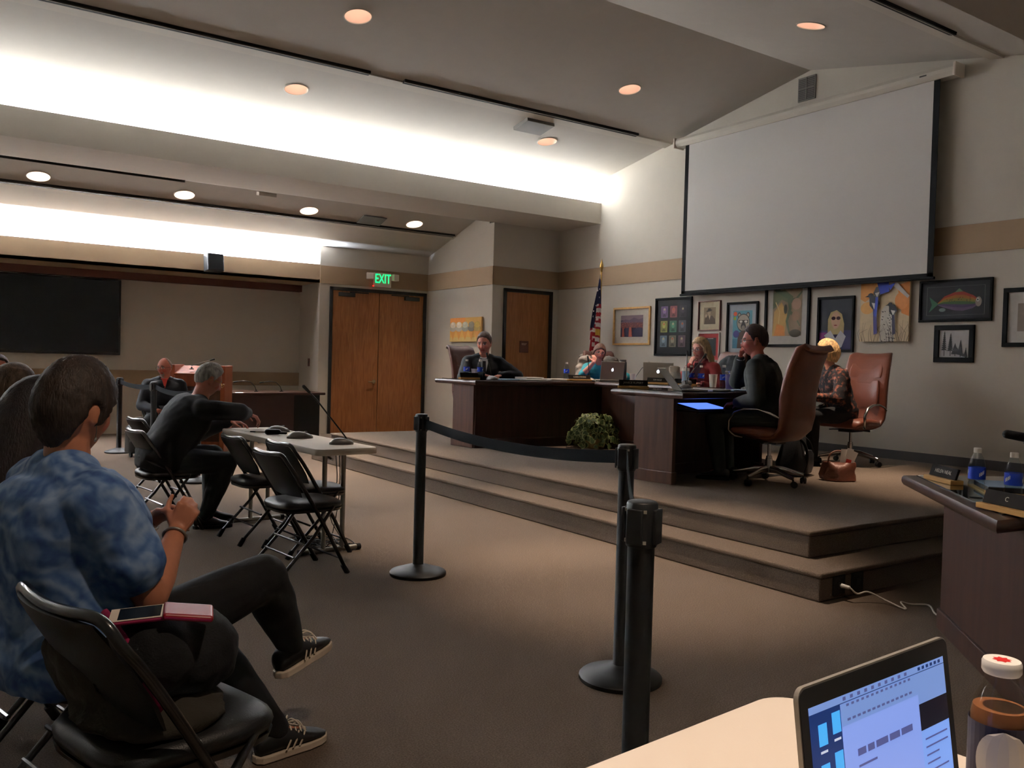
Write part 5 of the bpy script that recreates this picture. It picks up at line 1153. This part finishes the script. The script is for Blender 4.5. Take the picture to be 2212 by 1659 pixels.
    for s in (1, -1):
        el, w_, a = P.arm[s]; mb.cap(P.sh[s], el, .050 * S * gl * gf, .040 * S * gl * gf); m1 = el + (w_ - el) * .3
        mb.cap(el, m1, .040 * S * gl * gf, .041 * S * gl * gf); mb.cap(m1, w_, .041 * S * gl * gf, .027 * S * gf)
        if not a.get('nohand'): hand(mb, w_, P.inv.to_3x3() @ V(a['d']) if a.get('world') else a['d'], P.inv.to_3x3() @ V(a['n']) if a.get('world') else a['n'], s, a['curl'], a.get('spread', .06), S * .97 * gf, a.get('curls'))
        hj, kn, an, l = P.leg[s]
        mb.cap(hj, kn, .082 * S * gl, .056 * S * gl); c1 = kn + (an - kn) * .3; mb.cap(kn, c1, .055 * S * gl, .053 * S * gl); mb.cap(c1, an, .053 * S * gl, .036 * S); mb.cap(an, an + V(l['d']).normalized() * .10 - V(l['up']).normalized() * .045, .032 * S, .024 * S)
    Hi = P.Hm.inverted(); sk = lin(skin); lp = lin(lips or tuple(c * k for c, k in zip(skin, (.86, .62, .6)))); bc = lin(browc); rd = lin(tuple(min(255, c * k) for c, k in zip(skin, (1.02, .86, .84)))); bd = lin(beard) if beard else None
    def colour(me):
        at = me.color_attributes.new('Col', 'FLOAT_COLOR', 'POINT'); vals = []
        for v in me.vertices:
            q = (Hi @ v.co) / P.F; c = sk
            if abs(q.y) < .1 and abs(q.z) < .14 and abs(q.x) < .15 and q.x > .045:
                dy = abs(q.y)
                if G_(dy - .045, .02) * G_(q.z + .03, .022) > .45 or (q.z < -.02 and q.z > -.05 and dy < .014): c = rd
                if bd and q.z < -.05 and (dy < .032 or bd is None) and not (-.075 < q.z < -.056 and dy < .02): c = bd
                if abs(q.z + .0645) < .0095 and dy < .024: c = lp
                if abs(q.z - .0275 + (dy - .03) * .1) < .0055 and .013 < dy < .05: c = bc
                if abs(q.z - .006) < .0065 and abs(dy - .031) < .0145: c = lin((214, 206, 198)) if abs(dy - .031) > .0065 else lin((34, 26, 24))
                elif abs(q.z - .0125) < .003 and abs(dy - .031) < .016: c = lin((70, 46, 38))
            vals += (*c, 1)
        at.data.foreach_set('color', vals)
    P.o = remesh(mb, 'person', 'skin', None, voxel, 2, .5, colour); P.o.matrix_world = P.M
    tag(P.o, label, 'person'); return P
def hair(P, style, col, T=.014, var=.35, rough=.6, lift=0, strands=None, ns=.0022, top=0, name='hair', col2=None):
    k = 'hair_%02x%02x%02x' % tuple(int(c) for c in col)
    if k not in MATS: mat(k, tuple(c * .75 for c in col), rough, col2=col2 or tuple(min(255, c * 1.25) for c in col), nscale=60, stretch=(1, 1, .12), bump=.35, bscale=220)
    rows = []
    for row in sphere_dirs(96, 64):
        r = []
        for d in row:
            p = headpt(d, 1); az = abs(math.degrees(atan2(p.y, p.x))); hl = interp(style, az); f = (p.z - hl) / .016; f = max(0, min(1, f)); f = f * f * (3 - 2 * f)
            Ts = T * (.5 + .5 * max(0, min(1, (p.z + .01) / .07))) if style in (SHORT, BALD) else T
            t = -.007 + (Ts + .007 + top * max(0, d.z) ** 2 + lift * max(0, d.x) * max(0, d.z)) * f
            if f > 0: t += (NZ.noise(V((d.x * 20, d.y * 20, d.z * 5))) * 1.2 + NZ.noise(V((d.x * 50, d.y * 50, d.z * 12))) * .5) * ns * f
            nrm = V((d.x / 1.0, d.y / .77, d.z / 1.15)).normalized(); r.append(P.Hm @ ((p + nrm * t) * P.F))
        rows.append(r)
    b = MB(); b.loft(rows)
    if strands:
        for pts, r in strands: b.tube(smooth_pts([P.Hm @ (V(p) * P.F) for p in pts], 4), [x for x in [r[0] + (r[1] - r[0]) * i / (4 * (len(pts) - 1)) for i in range(4 * (len(pts) - 1) + 1)]], 10)
        return remesh(b, name, k, P.o, .006, 1)
    return b.build(name, k, P.o, smooth=80, fix=False)
def top(P, m, e=.014, sleeve=1.0, voxel=.009, t0=-.07, t1=.485, name='shirt', cuff=.004, it=5, flare=0, wr=.006, sm=None):
    b = MB(); S, G = P.S, P.G ** .5; n = 12
    b.loft([P.ring(t0 + (t1 - t0) * i / n, e + (flare if i < 3 else 0) - (.008 if i == n else 0)) for i in range(n + 1)])
    for s in (1, -1):
        el, w_, a = P.arm[s]; sl = sleeve[s] if isinstance(sleeve, dict) else sleeve
        b.cap(P.sp(.44) + V((0, s * .08 * S, .0)), P.sh[s], .060 * S * G + e * .3, .052 * S * G + e)
        b.cap(P.sp(.472) + V((-.012, s * .04 * S, -.004)), P.sh[s] + V((-.01, -s * .05 * S, .012 * S)), .048 * S * G + e, .044 * S * G + e)
        if sl <= .5: b.cap(P.sh[s], P.sh[s] + (el - P.sh[s]) * sl * 2, .052 * S * G + e, .046 * S * G + e * 1.25)
        else:
            b.cap(P.sh[s], el, .052 * S * G + e, .042 * S * G + e); q = el + (w_ - el) * ((sl - .5) * 2); b.cap(el, q, .042 * S * G + e, .030 * S + e * .8)
    def post(me):
        push(me, lambda c: NZ.noise(c * 9) * wr + NZ.noise(V((c.x * 6, c.y * 22, c.z * 22))) * wr * .7)
    return remesh(b, name, m, P.o, voxel, it, .5, post if wr else None)
def trousers(P, m, e=.012, voxel=.009, to=.97, name='trousers', wr=.004):
    b = MB(); S, G = P.S, P.G ** .5
    b.loft([P.ring(t, e - .004) for t in (-.085, -.06, -.02, .03, .09)])
    for s in (1, -1):
        hj, kn, an, l = P.leg[s]; b.cap(hj, kn, .084 * S * G + e, .057 * S * G + e); c1 = kn + (an - kn) * .35; b.cap(kn, c1, .057 * S * G + e, .054 * S * G + e); b.cap(c1, kn + (an - kn) * to, .054 * S * G + e, .038 * S + e)
    def post(me):
        push(me, lambda c: NZ.noise(c * 12) * wr)
    return remesh(b, name, m, P.o, voxel, 4, .5, post)
def shoes(P, m='shoe_black', sport=False):
    for s in (1, -1):
        hj, kn, an, l = P.leg[s]; shoe(P.o, an, l['d'], l['up'], m, sport, P.S)
def patch(P, name, m, t0, t1, hw, e, n=10, th=.003):
    b = MB(); rows = []
    for i in range(n + 1):
        t = t0 + (t1 - t0) * i / n; h = hw(i / n); r = P.ring(t, e, 120); c = P.sp(t); fr = []
        for k in range(7):
            y = -h + 2 * h * k / 6; best = min((p for p in r if (p - c).dot(V((P.tang(t).z, 0, -P.tang(t).x))) > 0), key=lambda p: abs(p.y - y)); fr.append(V((best.x, y, best.z)))
        rows.append(fr + [p - V((.02, 0, 0)) for p in fr[::-1]])
    return b.loft(rows).build(name, m, P.o, smooth=50)
def glasses(P, m='black_metal', r=.019):
    b = MB(); F = P.F; T_ = lambda x, y, z: P.Hm @ (V((x, y, z)) * F)
    for s in (1, -1):
        b.tube([T_(.103, s * .032 + r * 1.25 * cos(2 * pi * k / 16), .002 + r * .8 * sin(2 * pi * k / 16)) for k in range(16)], .0018, 6, closed=True)
        b.tube([T_(.101, s * .056, .008), T_(.06, s * .077, .010), T_(-.005, s * .083, .008), T_(-.02, s * .083, -.005)], .0018, 6)
    b.tube([T_(.103, .010, .006), T_(.107, 0, .009), T_(.103, -.010, .006)], .0018, 6)
    return b.build('glasses', m, P.o)
def collar(P, m, r=.06, t=.485, h=.03, name='collar', th=.008):
    b = MB(); c = P.sp(t); tn = P.tang(t); fw = V((tn.z, 0, -tn.x)); rg = []
    pts = [c + fw * (r * cos(2 * pi * k / 24)) + V((0, 1, 0)) * r * sin(2 * pi * k / 24) + tn * (h * (.5 - .4 * cos(2 * pi * k / 24))) for k in range(24)]
    b.tube(pts, th, 8, closed=True, flat=1.0); return b.build(name, m, P.o, smooth=60)
# fabrics
mat('suit_black', (20, 21, 24), .85, bump=.1, bscale=300); mat('suit_charcoal', (46, 50, 48), .85, bump=.1, bscale=300); mat('suit_dark', (22, 25, 27), .85, bump=.1, bscale=300)
mat('trouser_black', (17, 17, 19), .9, bump=.1, bscale=300); mat('shirt_white', (206, 206, 210), .8); mat('tie_dark', (36, 34, 40), .6)
mat('jacket_navy', (26, 28, 34), .8, bump=.15, bscale=200); mat('shirt_red', (176, 46, 34), .8); mat('teal_knit', (22, 112, 124), .85, bump=.1, bscale=300); mat('red_knit', (118, 30, 26), .85, bump=.15, bscale=200)
mat('grey_top', (78, 70, 72), .9, var=.2, nscale=20); mat('yellow_top', (176, 136, 60), .9); mat('puffer_grey', (132, 122, 112), .6, bump=.5, bscale=16); mat('coat_olive', (50, 46, 38), .95, bump=.3, bscale=90); mat('magenta_cloth', (150, 26, 78), .7); mat('scarf_dark', (50, 20, 24), .9)
m = mat('print_blouse', (30, 24, 26), .9, col2=(150, 84, 60), nscale=26, detail=5); m.node_tree.nodes['Color Ramp'].color_ramp.elements[0].position = .5; m.node_tree.nodes['Color Ramp'].color_ramp.elements[1].position = .72
def tiedye():
    m = mat('tie_dye_blue', (30, 60, 120), .85); n = m.node_tree.nodes; L = m.node_tree.links; b = n['Principled BSDF']; tc = n['Texture Coordinate']
    mp = n.new('ShaderNodeMapping'); mp.inputs['Rotation'].default_value = (.5, .75, .2); mp.inputs['Scale'].default_value = (1, 1, 1); L.new(tc.outputs['Object'], mp.inputs[0])
    wv = n.new('ShaderNodeTexWave'); wv.wave_type = 'BANDS'; wv.inputs['Scale'].default_value = 4.5; wv.inputs['Distortion'].default_value = 13; wv.inputs['Detail'].default_value = 3; wv.inputs['Detail Scale'].default_value = 1.6; L.new(mp.outputs[0], wv.inputs[0])
    nz = n.new('ShaderNodeTexNoise'); nz.inputs['Scale'].default_value = 13; nz.inputs['Detail'].default_value = 6; nz.inputs['Distortion'].default_value = 1.2; L.new(tc.outputs['Object'], nz.inputs[0])
    mx = n.new('ShaderNodeMath'); mx.operation = 'MULTIPLY_ADD'; mx.inputs[1].default_value = .34; L.new(wv.outputs['Fac'], mx.inputs[0])
    m2 = n.new('ShaderNodeMath'); m2.operation = 'MULTIPLY'; m2.inputs[1].default_value = .8; L.new(nz.outputs[0], m2.inputs[0]); L.new(m2.outputs[0], mx.inputs[2])
    rp = n.new('ShaderNodeValToRGB'); e = rp.color_ramp.elements; e[0].position = .2; e[0].color = (*lin((38, 66, 124)), 1); e[1].position = .85; e[1].color = (*lin((136, 162, 196)), 1)
    k = e.new(.42); k.color = (*lin((70, 104, 156)), 1); k = e.new(.6); k.color = (*lin((98, 130, 176)), 1); L.new(mx.outputs[0], rp.inputs[0]); L.new(rp.outputs[0], b.inputs['Base Color'])
tiedye()
rnd = random.Random(21)
# 1 ---- woman in the blue tie-dye shirt, front left
W1 = person('person with short dark hair in a blue tie-dye t-shirt, legs crossed, front left', (.36, 2.55, 0), R(15), S=1.0, G=1.34, hipz=.53, lean=-4, bend=.0, head=(18, 10, 0), female=True, skin=(186, 122, 92), voxel=.006,
    arms={-1: dict(w=(.61, 2.54, .83), world=True, pole=(.1, -.4, -1), d=(.35, .0, .75), n=(-.3, -.8, .3), curl=.9), 1: dict(w=(.58, 2.67, .85), world=True, pole=(-.2, .6, -.8), d=(.6, -.5, .3), n=(.2, .5, .8), curl=.6)},
    legs={1: dict(a=(.678, .057, .085), d=(1, 0, 0)), -1: dict(a=(.731, .063, .36), knee=(.50, -.11, .66), d=(.93, .30, .12), up=(-.1, .05, 1))}, F=1.0)
hair(W1, PIXIE, (46, 36, 30), T=.020, top=.016, ns=.003)
top(W1, 'tie_dye_blue', .026, .31, .008, t0=-.05, name='t_shirt', wr=.009, flare=.01)
collar(W1, 'tie_dye_blue', .072, .478, .012, th=.007)
trousers(W1, 'trouser_black', .008, .008)
shoes(W1, 'shoe_black', True)
def cuffring(P, s, f, r, m, name, th=.004, box=False):
    el, w_, a = P.arm[s]; c = el + (w_ - el) * f; d = (w_ - el).normalized(); a1 = d.orthogonal().normalized(); a2 = d.cross(a1); b = MB()
    b.tube([c + (a1 * cos(2 * pi * k / 20) + a2 * sin(2 * pi * k / 20)) * r for k in range(20)], th, 8, closed=True)
    if box: b.cap(c + a1 * (r - .002), c + a1 * (r + .006), .016, .015, 14)
    return b.build(name, m, P.o, smooth=50)
cuffring(W1, 1, .93, .029, 'chrome', 'wristwatch', .006, True); cuffring(W1, -1, .92, .031, 'grey_metal', 'bracelet')
b = MB(); b.tube([W1.Hm @ V((-.002, -.084, -.034)), W1.Hm @ V((-.002, -.087, -.05)), W1.Hm @ V((-.002, -.087, -.066))], .0012, 6); b.cap(W1.Hm @ V((-.002, -.087, -.068)), W1.Hm @ V((-.002, -.087, -.072)), .004, .004, 10); b.build('earring', 'chrome', W1.o)
# 2-4 ---- the row behind her
def strandset(n, z1, spread, r0, seed, back=.02, front=70):
    q = random.Random(seed); out = []
    for i in range(n):
        a = R(front + (360 - 2 * front) * (i + q.random() * .6) / n); ca, sa = cos(a), sin(a); l = z1 * q.uniform(.85, 1.05)
        out.append(([(.06 * ca, .05 * sa, .10), (.102 * ca - .005, .088 * sa, .02), (.100 * ca - back, .092 * sa * spread, -.08), (.10 * ca - back * 1.8, .10 * sa * spread, l * .65), (.09 * ca - back * 2.2, .095 * sa * spread, l)], (r0, r0 * .55)))
    return out
W2 = person('person with long dark hair and grey top, seated left of the tie-dye shirt', (.21, 3.14, 0), R(14), S=.93, hipz=.53, lean=10, head=(10, 18, 0), female=True, voxel=.008)
hair(W2, LONG, (34, 26, 26), T=.022, ns=.004, strands=strandset(26, -.36, 1.1, .022, 4))
top(W2, 'grey_top', .018, 1, .011, name='jumper'); trousers(W2, 'trouser_black'); shoes(W2)
W3 = person('person with blond hair, mostly hidden behind the tie-dye shirt woman', (.37, 3.66, 0), R(14), S=.92, lean=10, head=(0, 14, 0), female=True, voxel=.009)
hair(W3, LONG, (164, 140, 98), T=.022, strands=strandset(22, -.25, 1.05, .022, 8)); top(W3, 'grey_top', .016, 1, .012, name='jumper'); trousers(W3, 'trouser_black'); shoes(W3)
W4 = person('person with brown hair and yellow top at the left photo edge', (.31, 4.63, 0), R(12), S=.95, lean=4, head=(0, 10, 0), female=True, voxel=.009)
hair(W4, LONG, (96, 74, 58), T=.022, strands=strandset(22, -.16, 1.0, .022, 12)); top(W4, 'yellow_top', .016, 1, .012, name='jumper'); trousers(W4, 'trouser_black'); shoes(W4)
M5 = person('man with dark hair far back at the left photo edge under the television', (.62, 9.4, 0), R(-80), S=.97, lean=2, head=(-8, 4, 0), skin=(196, 122, 100), voxel=.008)
hair(M5, SHORT, (50, 36, 30), T=.016); top(M5, 'jacket_navy', .018, 1, .012, name='jacket'); trousers(M5, 'trouser_black'); shoes(M5); glasses(M5)
# 6 ---- grey-haired man at the white table
M6 = person('grey-haired man in a dark suit leaning over papers at the white table', (1.53, 6.90, 0), R(2), S=1.04, G=1.28, hipz=.54, lean=29, bend=.04, head=(0, 24, 0), skin=(190, 122, 102), voxel=.0065, browc=(130, 124, 118),
    arms={-1: dict(w=(2.20, 6.95, .87), world=True, pole=(-.1, -1, .05), d=(.9, .1, -.35), n=(.3, 0, 1), curl=.45, spread=.12), 1: dict(w=(2.1, 7.1, .80), world=True, pole=(-.3, .6, -.6), d=(.9, -.3, -.1), n=(0, 0, 1), curl=.3)},
    legs={1: dict(a=(.42, .14, .085)), -1: dict(a=(.30, -.13, .085))})
hair(M6, SHORT, (150, 146, 142), T=.016, top=.006); top(M6, 'suit_black', .022, .97, .009, t0=-.12, name='jacket'); trousers(M6, 'suit_dark', .016); shoes(M6); glasses(M6, 'brass')
collar(M6, 'shirt_white', .064, .49, .03); cuffring(M6, -1, .985, .033, 'shirt_white', 'shirt_cuff', .008)
# 7 ---- bald man
M7 = person('bald man with grey goatee in a black jacket and red collar, seated at the back', (2.63, 11.72, 0), R(-100), S=1.02, G=1.16, hipz=.50, lean=-4, head=(-38, 6, 0), skin=(202, 120, 98), beard=(150, 136, 126), voxel=.0065,
    arms={1: dict(w=(.24, .10, .64), d=(.8, -.6, -.1), curl=.4), -1: dict(w=(.26, -.12, .63), d=(.8, .6, -.1), curl=.4)}, legs={1: dict(a=(.40, .2, .085)), -1: dict(a=(.36, -.16, .085))})
hair(M7, BALD, (120, 96, 80), T=.004, ns=.001); top(M7, 'jacket_navy', .024, .97, .010, t0=-.12, name='jacket'); trousers(M7, 'suit_dark', .016); shoes(M7); glasses(M7); collar(M7, 'shirt_red', .066, .492, .03); patch(M7, 'shirt_front', 'shirt_red', .38, .5, lambda f: .005 + .03 * f, .024)
b = MB(); b.mx(M7.inv @ Matrix.Translation(M7.M @ V((.30, -.02, .66))) @ Matrix.Rotation(.2, 4, 'X')); b.bc((0, 0, 0), (.08, .14, .008)); ph = b.build('mobile_phone', 'key_black', None); ph.matrix_world = M7.M; tag(ph, 'small dark phone held in the lap of the bald man', 'phone')
# 8 ---- man in the black suit at the dais
M8 = person('man in a black suit and dark tie seated behind the left dais desk', (6.06, 9.52, ST), R(-116), S=1.10, G=1.06, hipz=.55, lean=16, bend=.02, head=(-24, 10, 0), skin=(196, 126, 104), voxel=.006, browc=(70, 54, 44), F=1.05,
    arms={1: dict(w=(6.10, 9.13, ZT + .05), world=True, pole=(.0, .9, -.4), d=(-.9, -.35, -.15), n=(0, 0, 1), curl=.5), -1: dict(w=(5.85, 9.14, ZT + .05), world=True, pole=(0, -.9, -.4), d=(.75, -.5, -.15), n=(0, 0, 1), curl=.5)})
hair(M8, SHORT, (84, 66, 54), T=.014, top=.01); top(M8, 'suit_black', .024, .97, .009, t0=-.12, name='jacket'); trousers(M8, 'suit_black', .016); shoes(M8)
patch(M8, 'dress_shirt', 'shirt_white', .27, .495, lambda f: .006 + .052 * f, .026); collar(M8, 'shirt_white', .066, .492, .03); patch(M8, 'tie', 'tie_dark', .24, .475, lambda f: .030 - .010 * f, .032)
# 9 ---- woman in teal
W9 = person('person in a teal top resting her face on her hand behind a laptop', (8.06, 9.58, ST), R(-124), S=1.03, hipz=.55, lean=18, bend=.04, head=(6, 12, -8), female=True, skin=(198, 130, 112), voxel=.0065, F=1.0,
    arms={-1: dict(w=(7.68, 9.20, ZT + .25), world=True, pole=(.2, -.8, -1), d=(.35, .25, .9), n=(-.4, -.8, .1), curl=.45), 1: dict(w=(7.98, 9.05, ZT + .05), world=True, pole=(0, .9, -.3), d=(-.8, -.4, -.1), n=(0, 0, 1), curl=.4)})
hair(W9, PIXIE, (84, 54, 40), T=.016); top(W9, 'teal_knit', .014, .62, .009, name='top'); trousers(W9, 'trouser_black'); shoes(W9); glasses(W9)
# 10 ---- woman in red with glasses
W10 = person('person with shoulder-length blond-grey hair and glasses in a red cardigan', (8.12, 7.52, ST), R(186), S=1.08, hipz=.55, lean=10, bend=.02, head=(-6, 12, 0), female=True, skin=(198, 136, 114), voxel=.006, F=1.10,
    arms={-1: dict(w=(-.0, 0, 0), pole=(0, -.7, -.8)), 1: dict(w=(.28, .12, .80), d=(.8, -.4, 0), curl=.4)} | {-1: dict(w=(.25, -.07, 1.03), pole=(.3, -.5, -1), d=(-.1, .25, .95), n=(.9, -.2, .2), curl=.7)})
hair(W10, BOB, (158, 132, 94), T=.02, strands=strandset(20, -.19, 1.05, .02, 6)); top(W10, 'red_knit', .018, .96, .009, name='cardigan'); trousers(W10, 'trouser_black'); shoes(W10); glasses(W10); patch(W10, 'scarf', 'scarf_dark', .34, .5, lambda f: .03 + .03 * f, .026)
# 11 ---- man in the grey suit in the near leather chair
M11 = person('man in dark grey suit and glasses, hand at mouth, in the near leather chair', (6.20, 4.99, ST), R(114), S=1.07, G=1.06, hipz=.57, lean=10, bend=.03, head=(22, 4, 0), skin=(186, 110, 92), voxel=.006, browc=(60, 40, 34), F=1.05,
    arms={-1: dict(w=(.30, -.05, 1.10), pole=(.2, -.6, -1), d=(-.25, .35, .9), n=(.9, .1, .3), curl=.75), 1: dict(w=(.26, .16, .70), pole=(-.5, .5, -.8), d=(.9, -.3, -.2), n=(0, 0, 1), curl=.4)})
hair(M11, SHORT, (54, 36, 30), T=.016, top=.008); top(M11, 'suit_charcoal', .024, .95, .009, t0=-.13, name='jacket'); trousers(M11, 'suit_charcoal', .016); shoes(M11); glasses(M11)
collar(M11, 'shirt_white', .064, .492, .03); cuffring(M11, -1, .96, .036, 'shirt_white', 'shirt_cuff', .008)
# 12 ---- blonde woman on the right
W12 = person('person with short blond hair in a dark patterned blouse, in the right leather chair', (8.20, 5.66, ST), R(158), S=1.02, G=1.05, hipz=.55, lean=14, bend=.03, head=(-38, 6, 0), female=True, skin=(206, 140, 114), voxel=.0075, F=1.08,
    arms={1: dict(w=(.42, .12, .72), d=(.9, -.3, -.1)), -1: dict(w=(.42, -.10, .72), d=(.9, .3, -.1))})
hair(W12, BOB, (206, 164, 112), T=.026, top=.012, ns=.003); top(W12, 'print_blouse', .02, .95, .010, name='blouse'); trousers(W12, 'trouser_black', .014); shoes(W12)
# ------------------------------------------------------------------ garments and bags on chairs
FR = FC[5].location; FA = R(15)
def chair_local(o): return Matrix.Translation(o.location) @ Matrix.Rotation(o.rotation_euler.z, 4, 'Z')
CM = chair_local(FC[5])
def lump(specs, name, m, M, voxel=.01, it=4, wr=.008, ns=10):
    b = MB()
    for c, r, *rot in specs: b.ell(c, r, 20, 14, Matrix.Rotation(R(rot[0]), 3, rot[1]) if rot else None)
    def post(me):
        push(me, lambda c: NZ.noise(c * ns) * wr + NZ.noise(c * ns * 2.6) * wr * .5)
    o = remesh(b, name, m, None, voxel, it, .5, post); o.matrix_world = M; return o
coat = lump([((-.02, .0, .50), (.17, .19, .035)), ((-.10, .05, .55), (.07, .15, .08)), ((.08, .10, .50), (.14, .11, .04)), ((.16, .20, .44), (.08, .04, .06)), ((.22, .245, .33), (.055, .035, .13)), ((.26, .25, .22), (.05, .03, .12)), ((-.17, .08, .60), (.02, .14, .08), -14, 'Y'), ((-.02, -.13, .495), (.12, .06, .03))], 'coat', 'coat_olive', CM, .010, 4, .012)
tag(coat, 'dark olive coat lying on the front folding chair, sleeve hanging over the seat edge', 'coat')
t = thing('tote_bag', 'black bag with magenta lining on the olive coat in the front chair', 'bag', FR, FA)
bg = lump([((.05, .0, .61), (.15, .13, .11)), ((-.03, -.03, .635), (.10, .12, .095)), ((.14, .04, .56), (.08, .10, .065))], 'body', 'black_fabric', Matrix(), .010, 5, .008, 14); bg.parent = t
MB().tube(smooth_pts([CM.inverted() @ (V(q) + V((.02, -.014, .004))) for q in ((.336, 2.17, .725), (.36, 2.12, .69), (.388, 2.07, .645), (.41, 2.03, .605), (.425, 2.005, .57), (.432, 1.98, .552))], 6), [.012] + [.022] * 29 + [.012], 10, flat=.4).build('lining', 'magenta_cloth', t, smooth=60)
b = MB(); b.M = Matrix.Translation((.04, -.092, .60)) @ Matrix.Rotation(R(65), 4, 'X'); b.lathe([(.017, 0), (.019, .003), (.017, .006), (.015, .003), (.017, 0)], 20, cap=False); b.build('snap_ring', 'grey_metal', t)
t = thing('mobile_phone', 'white-framed phone in a pink and white case on top of the black bag', 'phone', (.424, 2.082, .736), R(-20)); t.rotation_euler = (R(10), R(-4), R(-18))
MB().box(-.066, .066, -.034, .034, -.006, .004).build('case', ['magenta_cloth'], t, bevel=.005, seg=3); MB().box(-.064, .064, -.032, .032, .004, .006).build('frame', 'white_plastic', t, bevel=.0018); MB().box(-.045, .045, -.028, .028, .006, .0066).build('screen', 'tv_glass', t); MB().box(.053, .055, -.008, .008, .006, .0068).build('speaker_slot', 'key_black', t)
t = thing('wallet', 'glossy dark red wallet on the black bag beside the phone', 'wallet', (.520, 2.045, .738), R(-15)); t.rotation_euler = (R(6), R(8), R(-14)); MB().box(-.055, .055, -.04, .04, -.008, .008).build('cover', mat('leather_red', (150, 24, 34), .3, coat=.4).name, t, bevel=.007, seg=3); MB().box(-.05, .05, -.042, -.035, -.002, .002).build('zip', 'magenta_cloth', t)
# puffy jacket over the chair of the woman in teal
C4 = Matrix.Translation(e4.location) @ Matrix.Rotation(e4.rotation_euler.z, 4, 'Z') @ Matrix.Diagonal((1.05, 1.15, 1.0, 1))
pj = lump([((-.44, 0, 1.13), (.09, .25, .07)), ((-.34, -.16, 1.05), (.09, .12, .10)), ((-.34, .16, 1.05), (.09, .12, .10)), ((-.33, -.22, .88), (.10, .09, .16)), ((-.33, .22, .88), (.10, .09, .16)), ((-.38, 0, .85), (.1, .26, .2)), ((-.30, -.27, .74), (.09, .07, .14)), ((-.3, .27, .74), (.09, .07, .14)), ((-.27, -.33, .60), (.07, .06, .12))], 'puffer_jacket', 'puffer_grey', C4, .012, 3, .016, 13)
tag(pj, 'puffy silver-grey jacket hung over the chair behind the woman in teal', 'jacket')
C6 = Matrix.Translation(e6.location) @ Matrix.Rotation(e6.rotation_euler.z, 4, 'Z')
bk = lump([((-.44, 0, 1.12), (.09, .26, .06)), ((-.36, 0, .95), (.11, .28, .22)), ((-.34, 0, .72), (.11, .27, .2)), ((-.3, .2, .85), (.09, .1, .2)), ((-.3, -.2, .85), (.09, .1, .2))], 'coat', 'black_fabric', C6, .012, 4, .01)
tag(bk, 'black coat over the chair back behind the woman in red', 'coat')
